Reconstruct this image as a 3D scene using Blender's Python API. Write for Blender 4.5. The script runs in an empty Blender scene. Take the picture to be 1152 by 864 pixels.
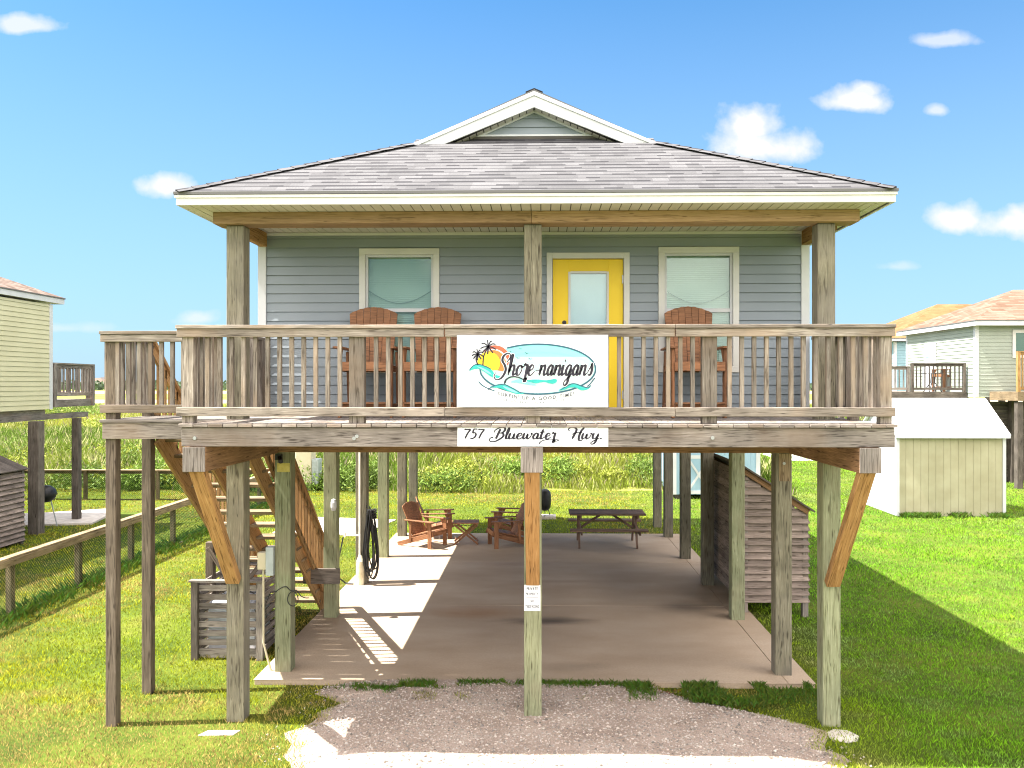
import bpy, bmesh, math, random
import numpy as np
from mathutils import Vector, Matrix

random.seed(7)
rng = np.random.default_rng(11)
S = bpy.context.scene
R = math.radians

# ------------------------------------------------------------------ camera
H = 3.6
YAW = 0.02
F = 900.0            # focal length in pixels of a 1152 px wide frame
cam = bpy.data.cameras.new('camera')
cam.sensor_width = 36.0
cam.lens = 36.0 * F / 1152.0
cam.shift_x = -0.013
cam.clip_start = 0.05
cam.clip_end = 8000
camo = bpy.data.objects.new('camera', cam)
S.collection.objects.link(camo)
camo.location = (0, 0, H)
camo.rotation_euler = (R(90), 0, YAW)
S.camera = camo

# ------------------------------------------------------------------ light
SX, SY = 0.52, 0.05                    # shadow shift per metre of height
sun_el = math.atan2(1.0, math.hypot(SX, SY))
sun = bpy.data.lights.new('sun', 'SUN')
sun.energy = 4.5
sun.angle = R(0.55)
sun.color = (1.0, 0.955, 0.87)
suno = bpy.data.objects.new('sun', sun)
S.collection.objects.link(suno)
suno.rotation_euler = Vector((SX, SY, -1.0)).to_track_quat('-Z', 'Y').to_euler()

S.view_settings.view_transform = 'Standard'
S.view_settings.look = 'None'
S.view_settings.gamma = 1.0
S.view_settings.use_curve_mapping = False
S.view_settings.exposure = 2.25

S.cycles.pixel_filter_type = 'BLACKMAN_HARRIS'
S.cycles.filter_width = 1.1

world = bpy.data.worlds.new('World')
S.world = world
world.use_nodes = True


def build_world():
    nt = world.node_tree
    nt.nodes.clear()
    N = nt.nodes.new
    L = nt.links.new
    out = N('ShaderNodeOutputWorld')
    bg = N('ShaderNodeBackground')
    bg.inputs['Strength'].default_value = 0.06
    sky = N('ShaderNodeTexSky')
    sky.sky_type = 'NISHITA'
    sky.sun_disc = False
    sky.sun_elevation = sun_el
    sky.sun_rotation = math.atan2(-SX, -SY)
    sky.air_density = 1.0
    sky.dust_density = 0.35
    sky.ozone_density = 2.2
    sky.altitude = 0
    tc = N('ShaderNodeTexCoord')
    sep = N('ShaderNodeSeparateXYZ')
    L(tc.outputs['Generated'], sep.inputs[0])

    def m(op, a, b=None, c=None, clamp=False):
        n = N('ShaderNodeMath')
        n.operation = op
        n.use_clamp = clamp
        for i, v in enumerate((a, b, c)):
            if v is None:
                continue
            if isinstance(v, (int, float)):
                n.inputs[i].default_value = v
            else:
                L(v, n.inputs[i])
        return n.outputs[0]
    ysafe = m('MAXIMUM', sep.outputs['Y'], 0.02)
    U = m('DIVIDE', sep.outputs['X'], ysafe)
    V = m('DIVIDE', sep.outputs['Z'], ysafe)
    comb = N('ShaderNodeCombineXYZ')
    L(U, comb.inputs[0])
    L(V, comb.inputs[1])
    no = N('ShaderNodeTexNoise')
    no.inputs['Scale'].default_value = 22
    no.inputs['Detail'].default_value = 7
    no.inputs['Roughness'].default_value = 0.55
    L(comb.outputs[0], no.inputs['Vector'])
    no2 = N('ShaderNodeTexNoise')
    no2.inputs['Scale'].default_value = 9
    no2.inputs['Detail'].default_value = 3
    L(comb.outputs[0], no2.inputs['Vector'])
    nz = m('ADD', m('MULTIPLY', m('SUBTRACT', no.outputs['Fac'], 0.5), 2.0),
           m('MULTIPLY', m('SUBTRACT', no2.outputs['Fac'], 0.5), 0.9))
    # centre u, centre v, half width, half height, weight
    clouds = [(-0.655, 0.452, 0.055, 0.016, 0.8), (-0.474, 0.248, 0.050, 0.020, 0.95),
              (0.268, 0.292, 0.078, 0.038, 1.5), (0.262, 0.318, 0.050, 0.040, 1.5),
              (0.386, 0.350, 0.050, 0.022, 0.95), (0.400, 0.362, 0.026, 0.016, 0.9), (0.488, 0.338, 0.018, 0.011, 0.7),
              (0.495, 0.425, 0.055, 0.014, 0.65),
              (0.510, 0.202, 0.046, 0.026, 1.1), (0.590, 0.196, 0.070, 0.028, 1.2),
              (-0.430, 0.082, 0.030, 0.014, 0.6),
              (0.440, 0.145, 0.030, 0.009, 0.4), (-0.62, 0.07, 0.10, 0.010, 0.35),
              (0.95, 0.28, 0.12, 0.05, 1.1), (-1.1, 0.35, 0.15, 0.06, 1.1)]
    mask = None
    for u0, v0, a, b, w in clouds:
        du = m('DIVIDE', m('SUBTRACT', U, u0), a)
        dvr = m('SUBTRACT', V, v0)
        # flatter bottoms: the lower half is compressed
        dv = m('DIVIDE', dvr, b)
        low = m('MULTIPLY', m('MINIMUM', dv, 0.0), 0.5)
        dv = m('ADD', dv, low)
        d2 = m('ADD', m('MULTIPLY', du, du), m('MULTIPLY', dv, dv))
        val = m('SUBTRACT', 1.0, m('SQRT', d2))
        val = m('ADD', val, m('MULTIPLY', nz, 0.82))
        val = m('MULTIPLY', m('MULTIPLY', val, 1.55, clamp=True), min(1.0, w), clamp=True)
        mask = val if mask is None else m('MAXIMUM', mask, val)
    front = m('GREATER_THAN', sep.outputs['Y'], 0.05)
    mask = m('MULTIPLY', mask, front)
    # thin haze veil low in the sky
    hz = N('ShaderNodeMapRange')
    hz.inputs['From Min'].default_value = -0.02
    hz.inputs['From Max'].default_value = 0.46
    hz.inputs['To Min'].default_value = 0.9
    hz.inputs['To Max'].default_value = 0.0
    L(sep.outputs['Z'], hz.inputs['Value'])
    mixh = N('ShaderNodeMix')
    mixh.data_type = 'RGBA'
    L(hz.outputs[0], mixh.inputs['Factor'])
    tint = N('ShaderNodeMix')
    tint.data_type = 'RGBA'
    tint.blend_type = 'MULTIPLY'
    tint.inputs['Factor'].default_value = 1.0
    L(sky.outputs[0], tint.inputs[6])
    tint.inputs[7].default_value = (0.365, 0.69, 0.84, 1)
    L(tint.outputs[2], mixh.inputs[6])
    mixh.inputs[7].default_value = (1.9, 2.62, 3.5, 1)
    mix = N('ShaderNodeMix')
    mix.data_type = 'RGBA'
    L(mask, mix.inputs['Factor'])
    L(mixh.outputs[2], mix.inputs[6])
    mix.inputs[7].default_value = (3.6, 3.65, 3.75, 1)
    # broken bright cloud added out of view, overhead and street side, to fill shade
    gen = N('ShaderNodeTexNoise')
    gen.inputs['Scale'].default_value = 2.6
    gen.inputs['Detail'].default_value = 6
    L(tc.outputs['Generated'], gen.inputs['Vector'])
    cov = m('MULTIPLY', m('SUBTRACT', gen.outputs['Fac'], 0.40), 6.0, clamp=True)
    up = m('MULTIPLY', m('SUBTRACT', sep.outputs['Z'], 0.56), 8.0, clamp=True)
    back = m('MULTIPLY', m('ADD', m('MULTIPLY', sep.outputs['Y'], -1.0), -0.05), 6.0, clamp=True)
    above = m('MULTIPLY', m('ADD', sep.outputs['Z'], 0.0), 12.0, clamp=True)
    reg = m('MULTIPLY', m('MAXIMUM', up, back), above)
    bmask = m('MULTIPLY', cov, reg)
    mixb = N('ShaderNodeMix')
    mixb.data_type = 'RGBA'
    L(bmask, mixb.inputs['Factor'])
    L(mix.outputs[2], mixb.inputs[6])
    mixb.inputs[7].default_value = (20.5, 18.8, 17.2, 1)
    L(mixb.outputs[2], bg.inputs['Color'])
    L(bg.outputs[0], out.inputs[0])


build_world()

# ------------------------------------------------------------------ measuring helpers
CX = 591.0
_c, _s = math.cos(YAW), math.sin(YAW)


def gx(px, Y):
    """world X of the line of sight px at the plane Y"""
    r = (px - CX) / F
    return Y * (r * _c - _s) / (_c + r * _s)


def gz(px, py, Y):
    X = gx(px, Y)
    return H + (432.0 - py) / F * (Y * _c - X * _s)


def pt(px, py, z):
    d = (H - z) * F / (py - 432.0)
    xc = (px - CX) / F * d
    return (xc * _c - d * _s, xc * _s + d * _c)


# ------------------------------------------------------------------ materials
def mat_new(name):
    m = bpy.data.materials.new(name)
    m.use_nodes = True
    nt = m.node_tree
    b = nt.nodes['Principled BSDF']
    return m, nt, b


def ramp(nt, stops):
    r = nt.nodes.new('ShaderNodeValToRGB')
    els = r.color_ramp.elements
    while len(els) < len(stops):
        els.new(0.5)
    for e, (p, c) in zip(els, stops):
        e.position = p
        e.color = (c[0], c[1], c[2], 1)
    return r


def wood(name, dark, mid, light, rough=0.85, knots=0.09, mottled=0.35, bump=0.4, patch=None):
    m, nt, b = mat_new(name)
    N, L = nt.nodes.new, nt.links.new
    uv = N('ShaderNodeTexCoord')
    mp = N('ShaderNodeMapping')
    mp.inputs['Scale'].default_value = (1.3, 24, 1)
    L(uv.outputs['UV'], mp.inputs[0])
    n1 = N('ShaderNodeTexNoise')
    n1.noise_dimensions = '2D'
    n1.inputs['Scale'].default_value = 1.0
    n1.inputs['Detail'].default_value = 5
    n1.inputs['Distortion'].default_value = 1.8
    n1.inputs['Roughness'].default_value = 0.62
    L(mp.outputs[0], n1.inputs['Vector'])
    mp2 = N('ShaderNodeMapping')
    mp2.inputs['Scale'].default_value = (5, 150, 1)
    L(uv.outputs['UV'], mp2.inputs[0])
    n2 = N('ShaderNodeTexNoise')
    n2.noise_dimensions = '2D'
    n2.inputs['Scale'].default_value = 1.0
    n2.inputs['Detail'].default_value = 3
    L(mp2.outputs[0], n2.inputs['Vector'])
    add = N('ShaderNodeMix')
    add.data_type = 'FLOAT'
    add.inputs['Factor'].default_value = 0.4
    L(n1.outputs['Fac'], add.inputs[2])
    L(n2.outputs['Fac'], add.inputs[3])
    r = ramp(nt, [(0.36, dark), (0.47, mid), (0.55, mid), (0.66, light)])
    L(add.outputs[0], r.inputs[0])
    # drying cracks along the grain
    mpc = N('ShaderNodeMapping')
    mpc.inputs['Scale'].default_value = (0.9, 30, 1)
    mpc.inputs['Location'].default_value = (7.7, 3.1, 0)
    L(uv.outputs['UV'], mpc.inputs[0])
    nc = N('ShaderNodeTexNoise')
    nc.noise_dimensions = '2D'
    nc.inputs['Scale'].default_value = 1.0
    nc.inputs['Detail'].default_value = 2
    L(mpc.outputs[0], nc.inputs['Vector'])
    ab = N('ShaderNodeMath')
    ab.operation = 'SUBTRACT'
    L(nc.outputs['Fac'], ab.inputs[0])
    ab.inputs[1].default_value = 0.60
    ab2 = N('ShaderNodeMath')
    ab2.operation = 'ABSOLUTE'
    L(ab.outputs[0], ab2.inputs[0])
    cr = N('ShaderNodeMapRange')
    cr.inputs['From Min'].default_value = 0.006
    cr.inputs['From Max'].default_value = 0.022
    cr.inputs['To Min'].default_value = 0.75
    cr.inputs['To Max'].default_value = 0.0
    L(ab2.outputs[0], cr.inputs['Value'])
    mc = N('ShaderNodeMix')
    mc.data_type = 'RGBA'
    L(cr.outputs[0], mc.inputs['Factor'])
    L(r.outputs[0], mc.inputs[6])
    mc.inputs[7].default_value = (dark[0] * 0.5, dark[1] * 0.5, dark[2] * 0.5, 1)
    col = mc.outputs[2]
    # knots
    mp3 = N('ShaderNodeMapping')
    mp3.inputs['Scale'].default_value = (1.4, 7.0, 1)
    L(uv.outputs['UV'], mp3.inputs[0])
    vo = N('ShaderNodeTexVoronoi')
    vo.voronoi_dimensions = '2D'
    vo.inputs['Scale'].default_value = 1.0
    L(mp3.outputs[0], vo.inputs['Vector'])
    kr = N('ShaderNodeMapRange')
    kr.inputs['From Min'].default_value = knots * 0.35
    kr.inputs['From Max'].default_value = knots
    kr.inputs['To Min'].default_value = 0.75
    kr.inputs['To Max'].default_value = 0.0
    L(vo.outputs['Distance'], kr.inputs['Value'])
    mk = N('ShaderNodeMix')
    mk.data_type = 'RGBA'
    L(kr.outputs[0], mk.inputs['Factor'])
    L(col, mk.inputs[6])
    mk.inputs[7].default_value = (dark[0] * 0.45, dark[1] * 0.4, dark[2] * 0.35, 1)
    col = mk.outputs[2]
    # broad blotches of weathering
    n3 = N('ShaderNodeTexNoise')
    n3.inputs['Scale'].default_value = 2.3
    n3.inputs['Detail'].default_value = 4
    L(uv.outputs['UV'], n3.inputs['Vector'])
    mr = N('ShaderNodeMapRange')
    mr.inputs['From Min'].default_value = 0.3
    mr.inputs['From Max'].default_value = 0.7
    mr.inputs['To Min'].default_value = 1.0 - mottled
    mr.inputs['To Max'].default_value = 1.0 + mottled * 0.6
    L(n3.outputs['Fac'], mr.inputs['Value'])
    if patch:
        mpat = N('ShaderNodeMix')
        mpat.data_type = 'RGBA'
        pr = N('ShaderNodeMapRange')
        pr.inputs['From Min'].default_value = 0.5
        pr.inputs['From Max'].default_value = 0.62
        pr.inputs['To Max'].default_value = 0.6
        n4 = N('ShaderNodeTexNoise')
        n4.inputs['Scale'].default_value = 1.1
        n4.inputs['Detail'].default_value = 5
        L(uv.outputs['UV'], n4.inputs['Vector'])
        L(n4.outputs['Fac'], pr.inputs['Value'])
        L(pr.outputs[0], mpat.inputs['Factor'])
        L(col, mpat.inputs[6])
        mpat.inputs[7].default_value = (*patch, 1)
        col = mpat.outputs[2]
    at = N('ShaderNodeAttribute')
    at.attribute_name = 'tint'
    mu = N('ShaderNodeMath')
    mu.operation = 'MULTIPLY'
    L(mr.outputs[0], mu.inputs[0])
    L(at.outputs['Fac'], mu.inputs[1])
    hs = N('ShaderNodeMix')
    hs.data_type = 'RGBA'
    hs.blend_type = 'MULTIPLY'
    hs.inputs['Factor'].default_value = 1
    L(col, hs.inputs[6])
    L(mu.outputs[0], hs.inputs[7])
    L(hs.outputs[2], b.inputs['Base Color'])
    b.inputs['Roughness'].default_value = rough
    b.inputs['Specular IOR Level'].default_value = 0.25
    bp = N('ShaderNodeBump')
    bp.inputs['Strength'].default_value = bump
    bp.inputs['Distance'].default_value = 0.004
    L(add.outputs[0], bp.inputs['Height'])
    L(bp.outputs[0], b.inputs['Normal'])
    return m


def noisy(name, c1, c2, scale=4.0, rough=0.7, detail=6, spec=0.3, bump=0.0, bscale=None, lo=0.35, hi=0.65, metal=0.0, bdist=0.01):
    m, nt, b = mat_new(name)
    N, L = nt.nodes.new, nt.links.new
    tc = N('ShaderNodeTexCoord')
    n = N('ShaderNodeTexNoise')
    n.inputs['Scale'].default_value = scale
    n.inputs['Detail'].default_value = detail
    L(tc.outputs['Object'], n.inputs['Vector'])
    r = ramp(nt, [(lo, c1), (hi, c2)])
    L(n.outputs['Fac'], r.inputs[0])
    L(r.outputs[0], b.inputs['Base Color'])
    b.inputs['Roughness'].default_value = rough
    b.inputs['Specular IOR Level'].default_value = spec
    b.inputs['Metallic'].default_value = metal
    if bump:
        n2 = N('ShaderNodeTexNoise')
        n2.inputs['Scale'].default_value = bscale or scale * 6
        n2.inputs['Detail'].default_value = 5
        L(tc.outputs['Object'], n2.inputs['Vector'])
        bp = N('ShaderNodeBump')
        bp.inputs['Strength'].default_value = bump
        bp.inputs['Distance'].default_value = bdist
        L(n2.outputs['Fac'], bp.inputs['Height'])
        L(bp.outputs[0], b.inputs['Normal'])
    return m


def shingle(name, cols, shadow_line_col, wscale=0.24, hscale=0.125, band=0.42):
    """laminated shingles: pale tabs, course shadow lines painted as dark bands along the lower edge"""
    m, nt, b = mat_new(name)
    N, L = nt.nodes.new, nt.links.new
    uv = N('ShaderNodeTexCoord')

    def brick(w, off, sq, loc):
        mp = N('ShaderNodeMapping')
        mp.inputs['Location'].default_value = loc
        L(uv.outputs['UV'], mp.inputs[0])
        br = N('ShaderNodeTexBrick')
        br.offset = off
        br.offset_frequency = 3
        br.squash = sq
        br.squash_frequency = 2
        br.inputs['Color1'].default_value = (0, 0, 0, 1)
        br.inputs['Color2'].default_value = (1, 1, 1, 1)
        br.inputs['Mortar'].default_value = (0.5, 0.5, 0.5, 1)
        br.inputs['Scale'].default_value = 1.0
        br.inputs['Mortar Size'].default_value = 0.0
        br.inputs['Brick Width'].default_value = w
        br.inputs['Row Height'].default_value = hscale
        L(mp.outputs[0], br.inputs['Vector'])
        return br

    def mth(op, a, c, clamp=False):
        n = N('ShaderNodeMath')
        n.operation = op
        n.use_clamp = clamp
        for i, v in enumerate((a, c)):
            if isinstance(v, (int, float)):
                n.inputs[i].default_value = v
            else:
                L(v, n.inputs[i])
        return n.outputs[0]
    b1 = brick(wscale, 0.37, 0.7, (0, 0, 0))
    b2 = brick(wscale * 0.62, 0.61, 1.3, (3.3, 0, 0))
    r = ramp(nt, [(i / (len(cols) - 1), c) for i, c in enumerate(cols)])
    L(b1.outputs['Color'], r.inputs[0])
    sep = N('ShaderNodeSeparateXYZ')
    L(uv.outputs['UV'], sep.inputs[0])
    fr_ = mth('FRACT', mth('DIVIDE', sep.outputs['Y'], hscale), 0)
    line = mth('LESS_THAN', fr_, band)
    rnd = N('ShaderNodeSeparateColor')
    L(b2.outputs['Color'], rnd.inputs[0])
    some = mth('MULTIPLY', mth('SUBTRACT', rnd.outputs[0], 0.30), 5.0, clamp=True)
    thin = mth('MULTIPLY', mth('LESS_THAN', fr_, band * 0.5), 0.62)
    dk = mth('MAXIMUM', mth('MULTIPLY', mth('MULTIPLY', line, some), 0.78), thin)  # shadow line of each course painted into the colour
    n = N('ShaderNodeTexNoise')
    n.inputs['Scale'].default_value = 60
    n.inputs['Detail'].default_value = 3
    L(uv.outputs['UV'], n.inputs['Vector'])
    n2 = N('ShaderNodeTexNoise')
    n2.inputs['Scale'].default_value = 1.3
    n2.inputs['Detail'].default_value = 3
    L(uv.outputs['UV'], n2.inputs['Vector'])
    mr = N('ShaderNodeMapRange')
    mr.inputs['From Min'].default_value = 0.7
    mr.inputs['From Max'].default_value = 1.3
    mr.inputs['To Min'].default_value = 0.78
    mr.inputs['To Max'].default_value = 1.15
    L(mth('ADD', n.outputs['Fac'], n2.outputs['Fac']), mr.inputs['Value'])
    mu = N('ShaderNodeMix')
    mu.data_type = 'RGBA'
    mu.blend_type = 'MULTIPLY'
    mu.inputs['Factor'].default_value = 1
    L(r.outputs[0], mu.inputs[6])
    L(mr.outputs[0], mu.inputs[7])
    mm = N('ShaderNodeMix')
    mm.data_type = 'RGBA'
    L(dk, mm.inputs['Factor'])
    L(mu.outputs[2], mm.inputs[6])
    mm.inputs[7].default_value = (*shadow_line_col, 1)
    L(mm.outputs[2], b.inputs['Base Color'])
    b.inputs['Roughness'].default_value = 0.95
    b.inputs['Specular IOR Level'].default_value = 0.15
    return m


def foliage(name, rough=0.6, trans=0.25):
    m, nt, b = mat_new(name)
    N, L = nt.nodes.new, nt.links.new
    at = N('ShaderNodeAttribute')
    at.attribute_name = 'col'
    out = nt.nodes['Material Output']
    L(at.outputs['Color'], b.inputs['Base Color'])
    b.inputs['Roughness'].default_value = rough
    b.inputs['Specular IOR Level'].default_value = 0.2
    t = N('ShaderNodeBsdfTranslucent')
    L(at.outputs['Color'], t.inputs['Color'])
    mx = N('ShaderNodeMixShader')
    mx.inputs[0].default_value = trans
    L(b.outputs[0], mx.inputs[1])
    L(t.outputs[0], mx.inputs[2])
    L(mx.outputs[0], out.inputs['Surface'])
    return m


def glass_mat(name, tint=(0.85, 0.92, 0.90), refl=0.035):
    m, nt, b = mat_new(name)
    N, L = nt.nodes.new, nt.links.new
    out = nt.nodes['Material Output']
    tr = N('ShaderNodeBsdfTransparent')
    tr.inputs['Color'].default_value = (*tint, 1)
    gl = N('ShaderNodeBsdfGlossy')
    gl.inputs['Roughness'].default_value = 0.03
    gl.inputs['Color'].default_value = (0.9, 1, 0.98, 1)
    mx = N('ShaderNodeMixShader')
    mx.inputs[0].default_value = refl
    L(tr.outputs[0], mx.inputs[1])
    L(gl.outputs[0], mx.inputs[2])
    L(mx.outputs[0], out.inputs['Surface'])
    return m


M = {}
M['grey_wood'] = wood('grey_weathered_wood', (0.085, 0.07, 0.062), (0.235, 0.205, 0.185), (0.36, 0.325, 0.30), patch=(0.20, 0.15, 0.115))
M['rail_wood'] = wood('weathered_rail_wood', (0.085, 0.068, 0.055), (0.24, 0.205, 0.175), (0.37, 0.33, 0.29), patch=(0.27, 0.20, 0.145))
M['green_wood'] = wood('treated_post_wood', (0.12, 0.125, 0.065), (0.235, 0.25, 0.15), (0.35, 0.36, 0.24), mottled=0.25, patch=(0.22, 0.20, 0.13))
M['mid_post'] = wood('weathered_post_wood', (0.09, 0.078, 0.055), (0.20, 0.182, 0.13), (0.31, 0.285, 0.21), mottled=0.3, patch=(0.17, 0.155, 0.13))
M['brown_post'] = wood('dark_brown_post_wood', (0.07, 0.053, 0.04), (0.16, 0.125, 0.095), (0.24, 0.195, 0.155), mottled=0.3)
M['orange_wood'] = wood('fresh_orange_wood', (0.18, 0.088, 0.03), (0.34, 0.19, 0.072), (0.43, 0.265, 0.12), mottled=0.2, knots=0.07)
M['honey_wood'] = wood('honey_stair_wood', (0.20, 0.11, 0.05), (0.38, 0.225, 0.10), (0.47, 0.30, 0.15), mottled=0.25)
M['brown_wood'] = wood('brown_beam_wood', (0.11, 0.06, 0.03), (0.22, 0.125, 0.062), (0.31, 0.185, 0.095), mottled=0.3)
M['dark_wood'] = wood('dark_weathered_wood', (0.06, 0.048, 0.04), (0.12, 0.10, 0.085), (0.19, 0.165, 0.145), mottled=0.4)
M['chair_wood'] = wood('red_brown_chair_wood', (0.12, 0.05, 0.024), (0.25, 0.115, 0.055), (0.35, 0.175, 0.09), rough=0.6, knots=0.03, mottled=0.25, bump=0.2)
M['table_wood'] = wood('brown_table_wood', (0.10, 0.06, 0.042), (0.20, 0.13, 0.095), (0.29, 0.20, 0.15), mottled=0.25)
M['louver_wood'] = wood('weathered_louver_wood', (0.12, 0.095, 0.078), (0.26, 0.205, 0.175), (0.37, 0.30, 0.26), mottled=0.3)
M['fence_wood'] = wood('fence_wood', (0.12, 0.08, 0.045), (0.26, 0.19, 0.115), (0.36, 0.28, 0.18), mottled=0.4)
M['beam_paint'] = wood('tan_porch_beam', (0.20, 0.125, 0.06), (0.30, 0.195, 0.105), (0.36, 0.24, 0.14), mottled=0.15, knots=0.05)
M['siding'] = noisy('blue_grey_siding', (0.215, 0.25, 0.282), (0.24, 0.275, 0.31), scale=1.5, rough=0.55)
M['trim'] = noisy('cream_trim', (0.53, 0.525, 0.50), (0.59, 0.585, 0.56), scale=3, rough=0.5)
M['white'] = noisy('white_trim', (0.50, 0.51, 0.53), (0.55, 0.56, 0.58), scale=3, rough=0.5)
M['soffit'] = noisy('vinyl_soffit', (0.50, 0.48, 0.41), (0.56, 0.54, 0.47), scale=2, rough=0.6)
M['soffit_dark'] = noisy('soffit_groove', (0.06, 0.055, 0.05), (0.09, 0.08, 0.07), scale=4)
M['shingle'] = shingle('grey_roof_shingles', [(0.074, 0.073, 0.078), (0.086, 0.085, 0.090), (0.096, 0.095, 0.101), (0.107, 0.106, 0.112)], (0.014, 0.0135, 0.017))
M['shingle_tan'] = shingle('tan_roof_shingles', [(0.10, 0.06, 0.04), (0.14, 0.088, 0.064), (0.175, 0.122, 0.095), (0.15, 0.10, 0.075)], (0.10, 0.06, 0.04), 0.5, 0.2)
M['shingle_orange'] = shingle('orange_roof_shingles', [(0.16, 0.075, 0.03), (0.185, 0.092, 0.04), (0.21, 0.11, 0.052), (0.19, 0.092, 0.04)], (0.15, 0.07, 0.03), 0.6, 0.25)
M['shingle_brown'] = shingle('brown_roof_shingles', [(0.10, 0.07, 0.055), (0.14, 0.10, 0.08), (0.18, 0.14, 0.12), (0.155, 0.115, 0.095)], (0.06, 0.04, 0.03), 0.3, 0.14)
M['yellow'] = noisy('yellow_door_paint', (0.75, 0.52, 0.012), (0.80, 0.57, 0.02), scale=2, rough=0.45)
M['pane'] = glass_mat('window_glass')
M['pane_door'] = glass_mat('door_glass', (0.85, 0.93, 0.95), 0.04)
M['blind'] = noisy('window_blind', (0.56, 0.61, 0.59), (0.60, 0.65, 0.63), scale=2, rough=0.7)
M['blind_white'] = noisy('door_blind', (0.68, 0.72, 0.72), (0.72, 0.76, 0.76), scale=2, rough=0.7)
M['yellow_siding'] = noisy('pale_yellow_siding', (0.50, 0.475, 0.31), (0.55, 0.525, 0.35), scale=1.2, rough=0.6)
M['green_siding'] = noisy('sage_siding', (0.29, 0.325, 0.27), (0.33, 0.365, 0.31), scale=1.2, rough=0.6)
M['blue_siding'] = noisy('blue_siding', (0.22, 0.36, 0.42), (0.26, 0.40, 0.46), scale=1.2, rough=0.6)
M['shed_beige'] = noisy('beige_shed_panel', (0.33, 0.305, 0.20), (0.39, 0.365, 0.25), scale=2.0, rough=0.75)
M['shed_roof'] = noisy('white_metal_roof', (0.76, 0.77, 0.79), (0.84, 0.85, 0.87), scale=1.5, rough=0.4)
M['shed_blue'] = noisy('pale_blue_paint', (0.25, 0.39, 0.50), (0.29, 0.43, 0.54), scale=2, rough=0.6)
M['black'] = noisy('black_plastic', (0.010, 0.010, 0.011), (0.022, 0.022, 0.024), scale=8, rough=0.45)
M['steel'] = noisy('galvanised_steel', (0.35, 0.36, 0.37), (0.50, 0.51, 0.52), scale=12, rough=0.45, metal=0.6)
M['grey_paint'] = noisy('grey_painted_metal', (0.34, 0.38, 0.38), (0.42, 0.46, 0.46), scale=6, rough=0.5)
M['ac_paint'] = noisy('light_grey_metal', (0.48, 0.50, 0.56), (0.56, 0.58, 0.63), scale=6, rough=0.5)
M['pvc'] = noisy('white_pvc', (0.62, 0.60, 0.52), (0.75, 0.73, 0.66), scale=6, rough=0.4)
M['pipe_wrap'] = noisy('pale_pipe_wrap', (0.55, 0.50, 0.34), (0.70, 0.65, 0.50), scale=10, rough=0.9, bump=0.4)
M['beige_box'] = noisy('beige_plastic', (0.50, 0.44, 0.30), (0.56, 0.50, 0.36), scale=4, rough=0.6)
M['net_green'] = noisy('green_coated_wire', (0.004, 0.022, 0.013), (0.006, 0.03, 0.017), scale=8, rough=0.9, spec=0.0)
M['sign_white'] = noisy('white_sign_board', (0.66, 0.69, 0.74), (0.69, 0.72, 0.77), scale=2, rough=0.4)
M['yellow_tag'] = noisy('faded_yellow_tag', (0.40, 0.33, 0.08), (0.52, 0.44, 0.14), scale=14, rough=0.8)


def flat(name, c, rough=0.5):
    m, nt, b = mat_new(name)
    b.inputs['Base Color'].default_value = (*c, 1)
    b.inputs['Roughness'].default_value = rough
    return m


M['ink'] = flat('navy_ink', (0.006, 0.004, 0.016))
M['ink_grey'] = flat('grey_ink', (0.06, 0.07, 0.08))
M['teal_line'] = flat('teal_line_ink', (0.01, 0.075, 0.12))
M['aqua_sky'] = flat('aqua_sky_ink', (0.19, 0.60, 0.60))
M['aqua_pale'] = flat('pale_aqua_ink', (0.34, 0.67, 0.64))
M['aqua_cream'] = flat('cream_aqua_ink', (0.42, 0.66, 0.62))
M['turquoise'] = flat('turquoise_ink', (0.015, 0.36, 0.34))
M['turquoise_light'] = flat('light_turquoise_ink', (0.18, 0.58, 0.54))
M['sun_yellow'] = flat('sun_yellow_ink', (0.72, 0.50, 0.012))
M['sun_orange'] = flat('sun_orange_ink', (0.60, 0.17, 0.03))
M['sun_coral'] = flat('sun_coral_ink', (0.48, 0.09, 0.04))


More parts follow.
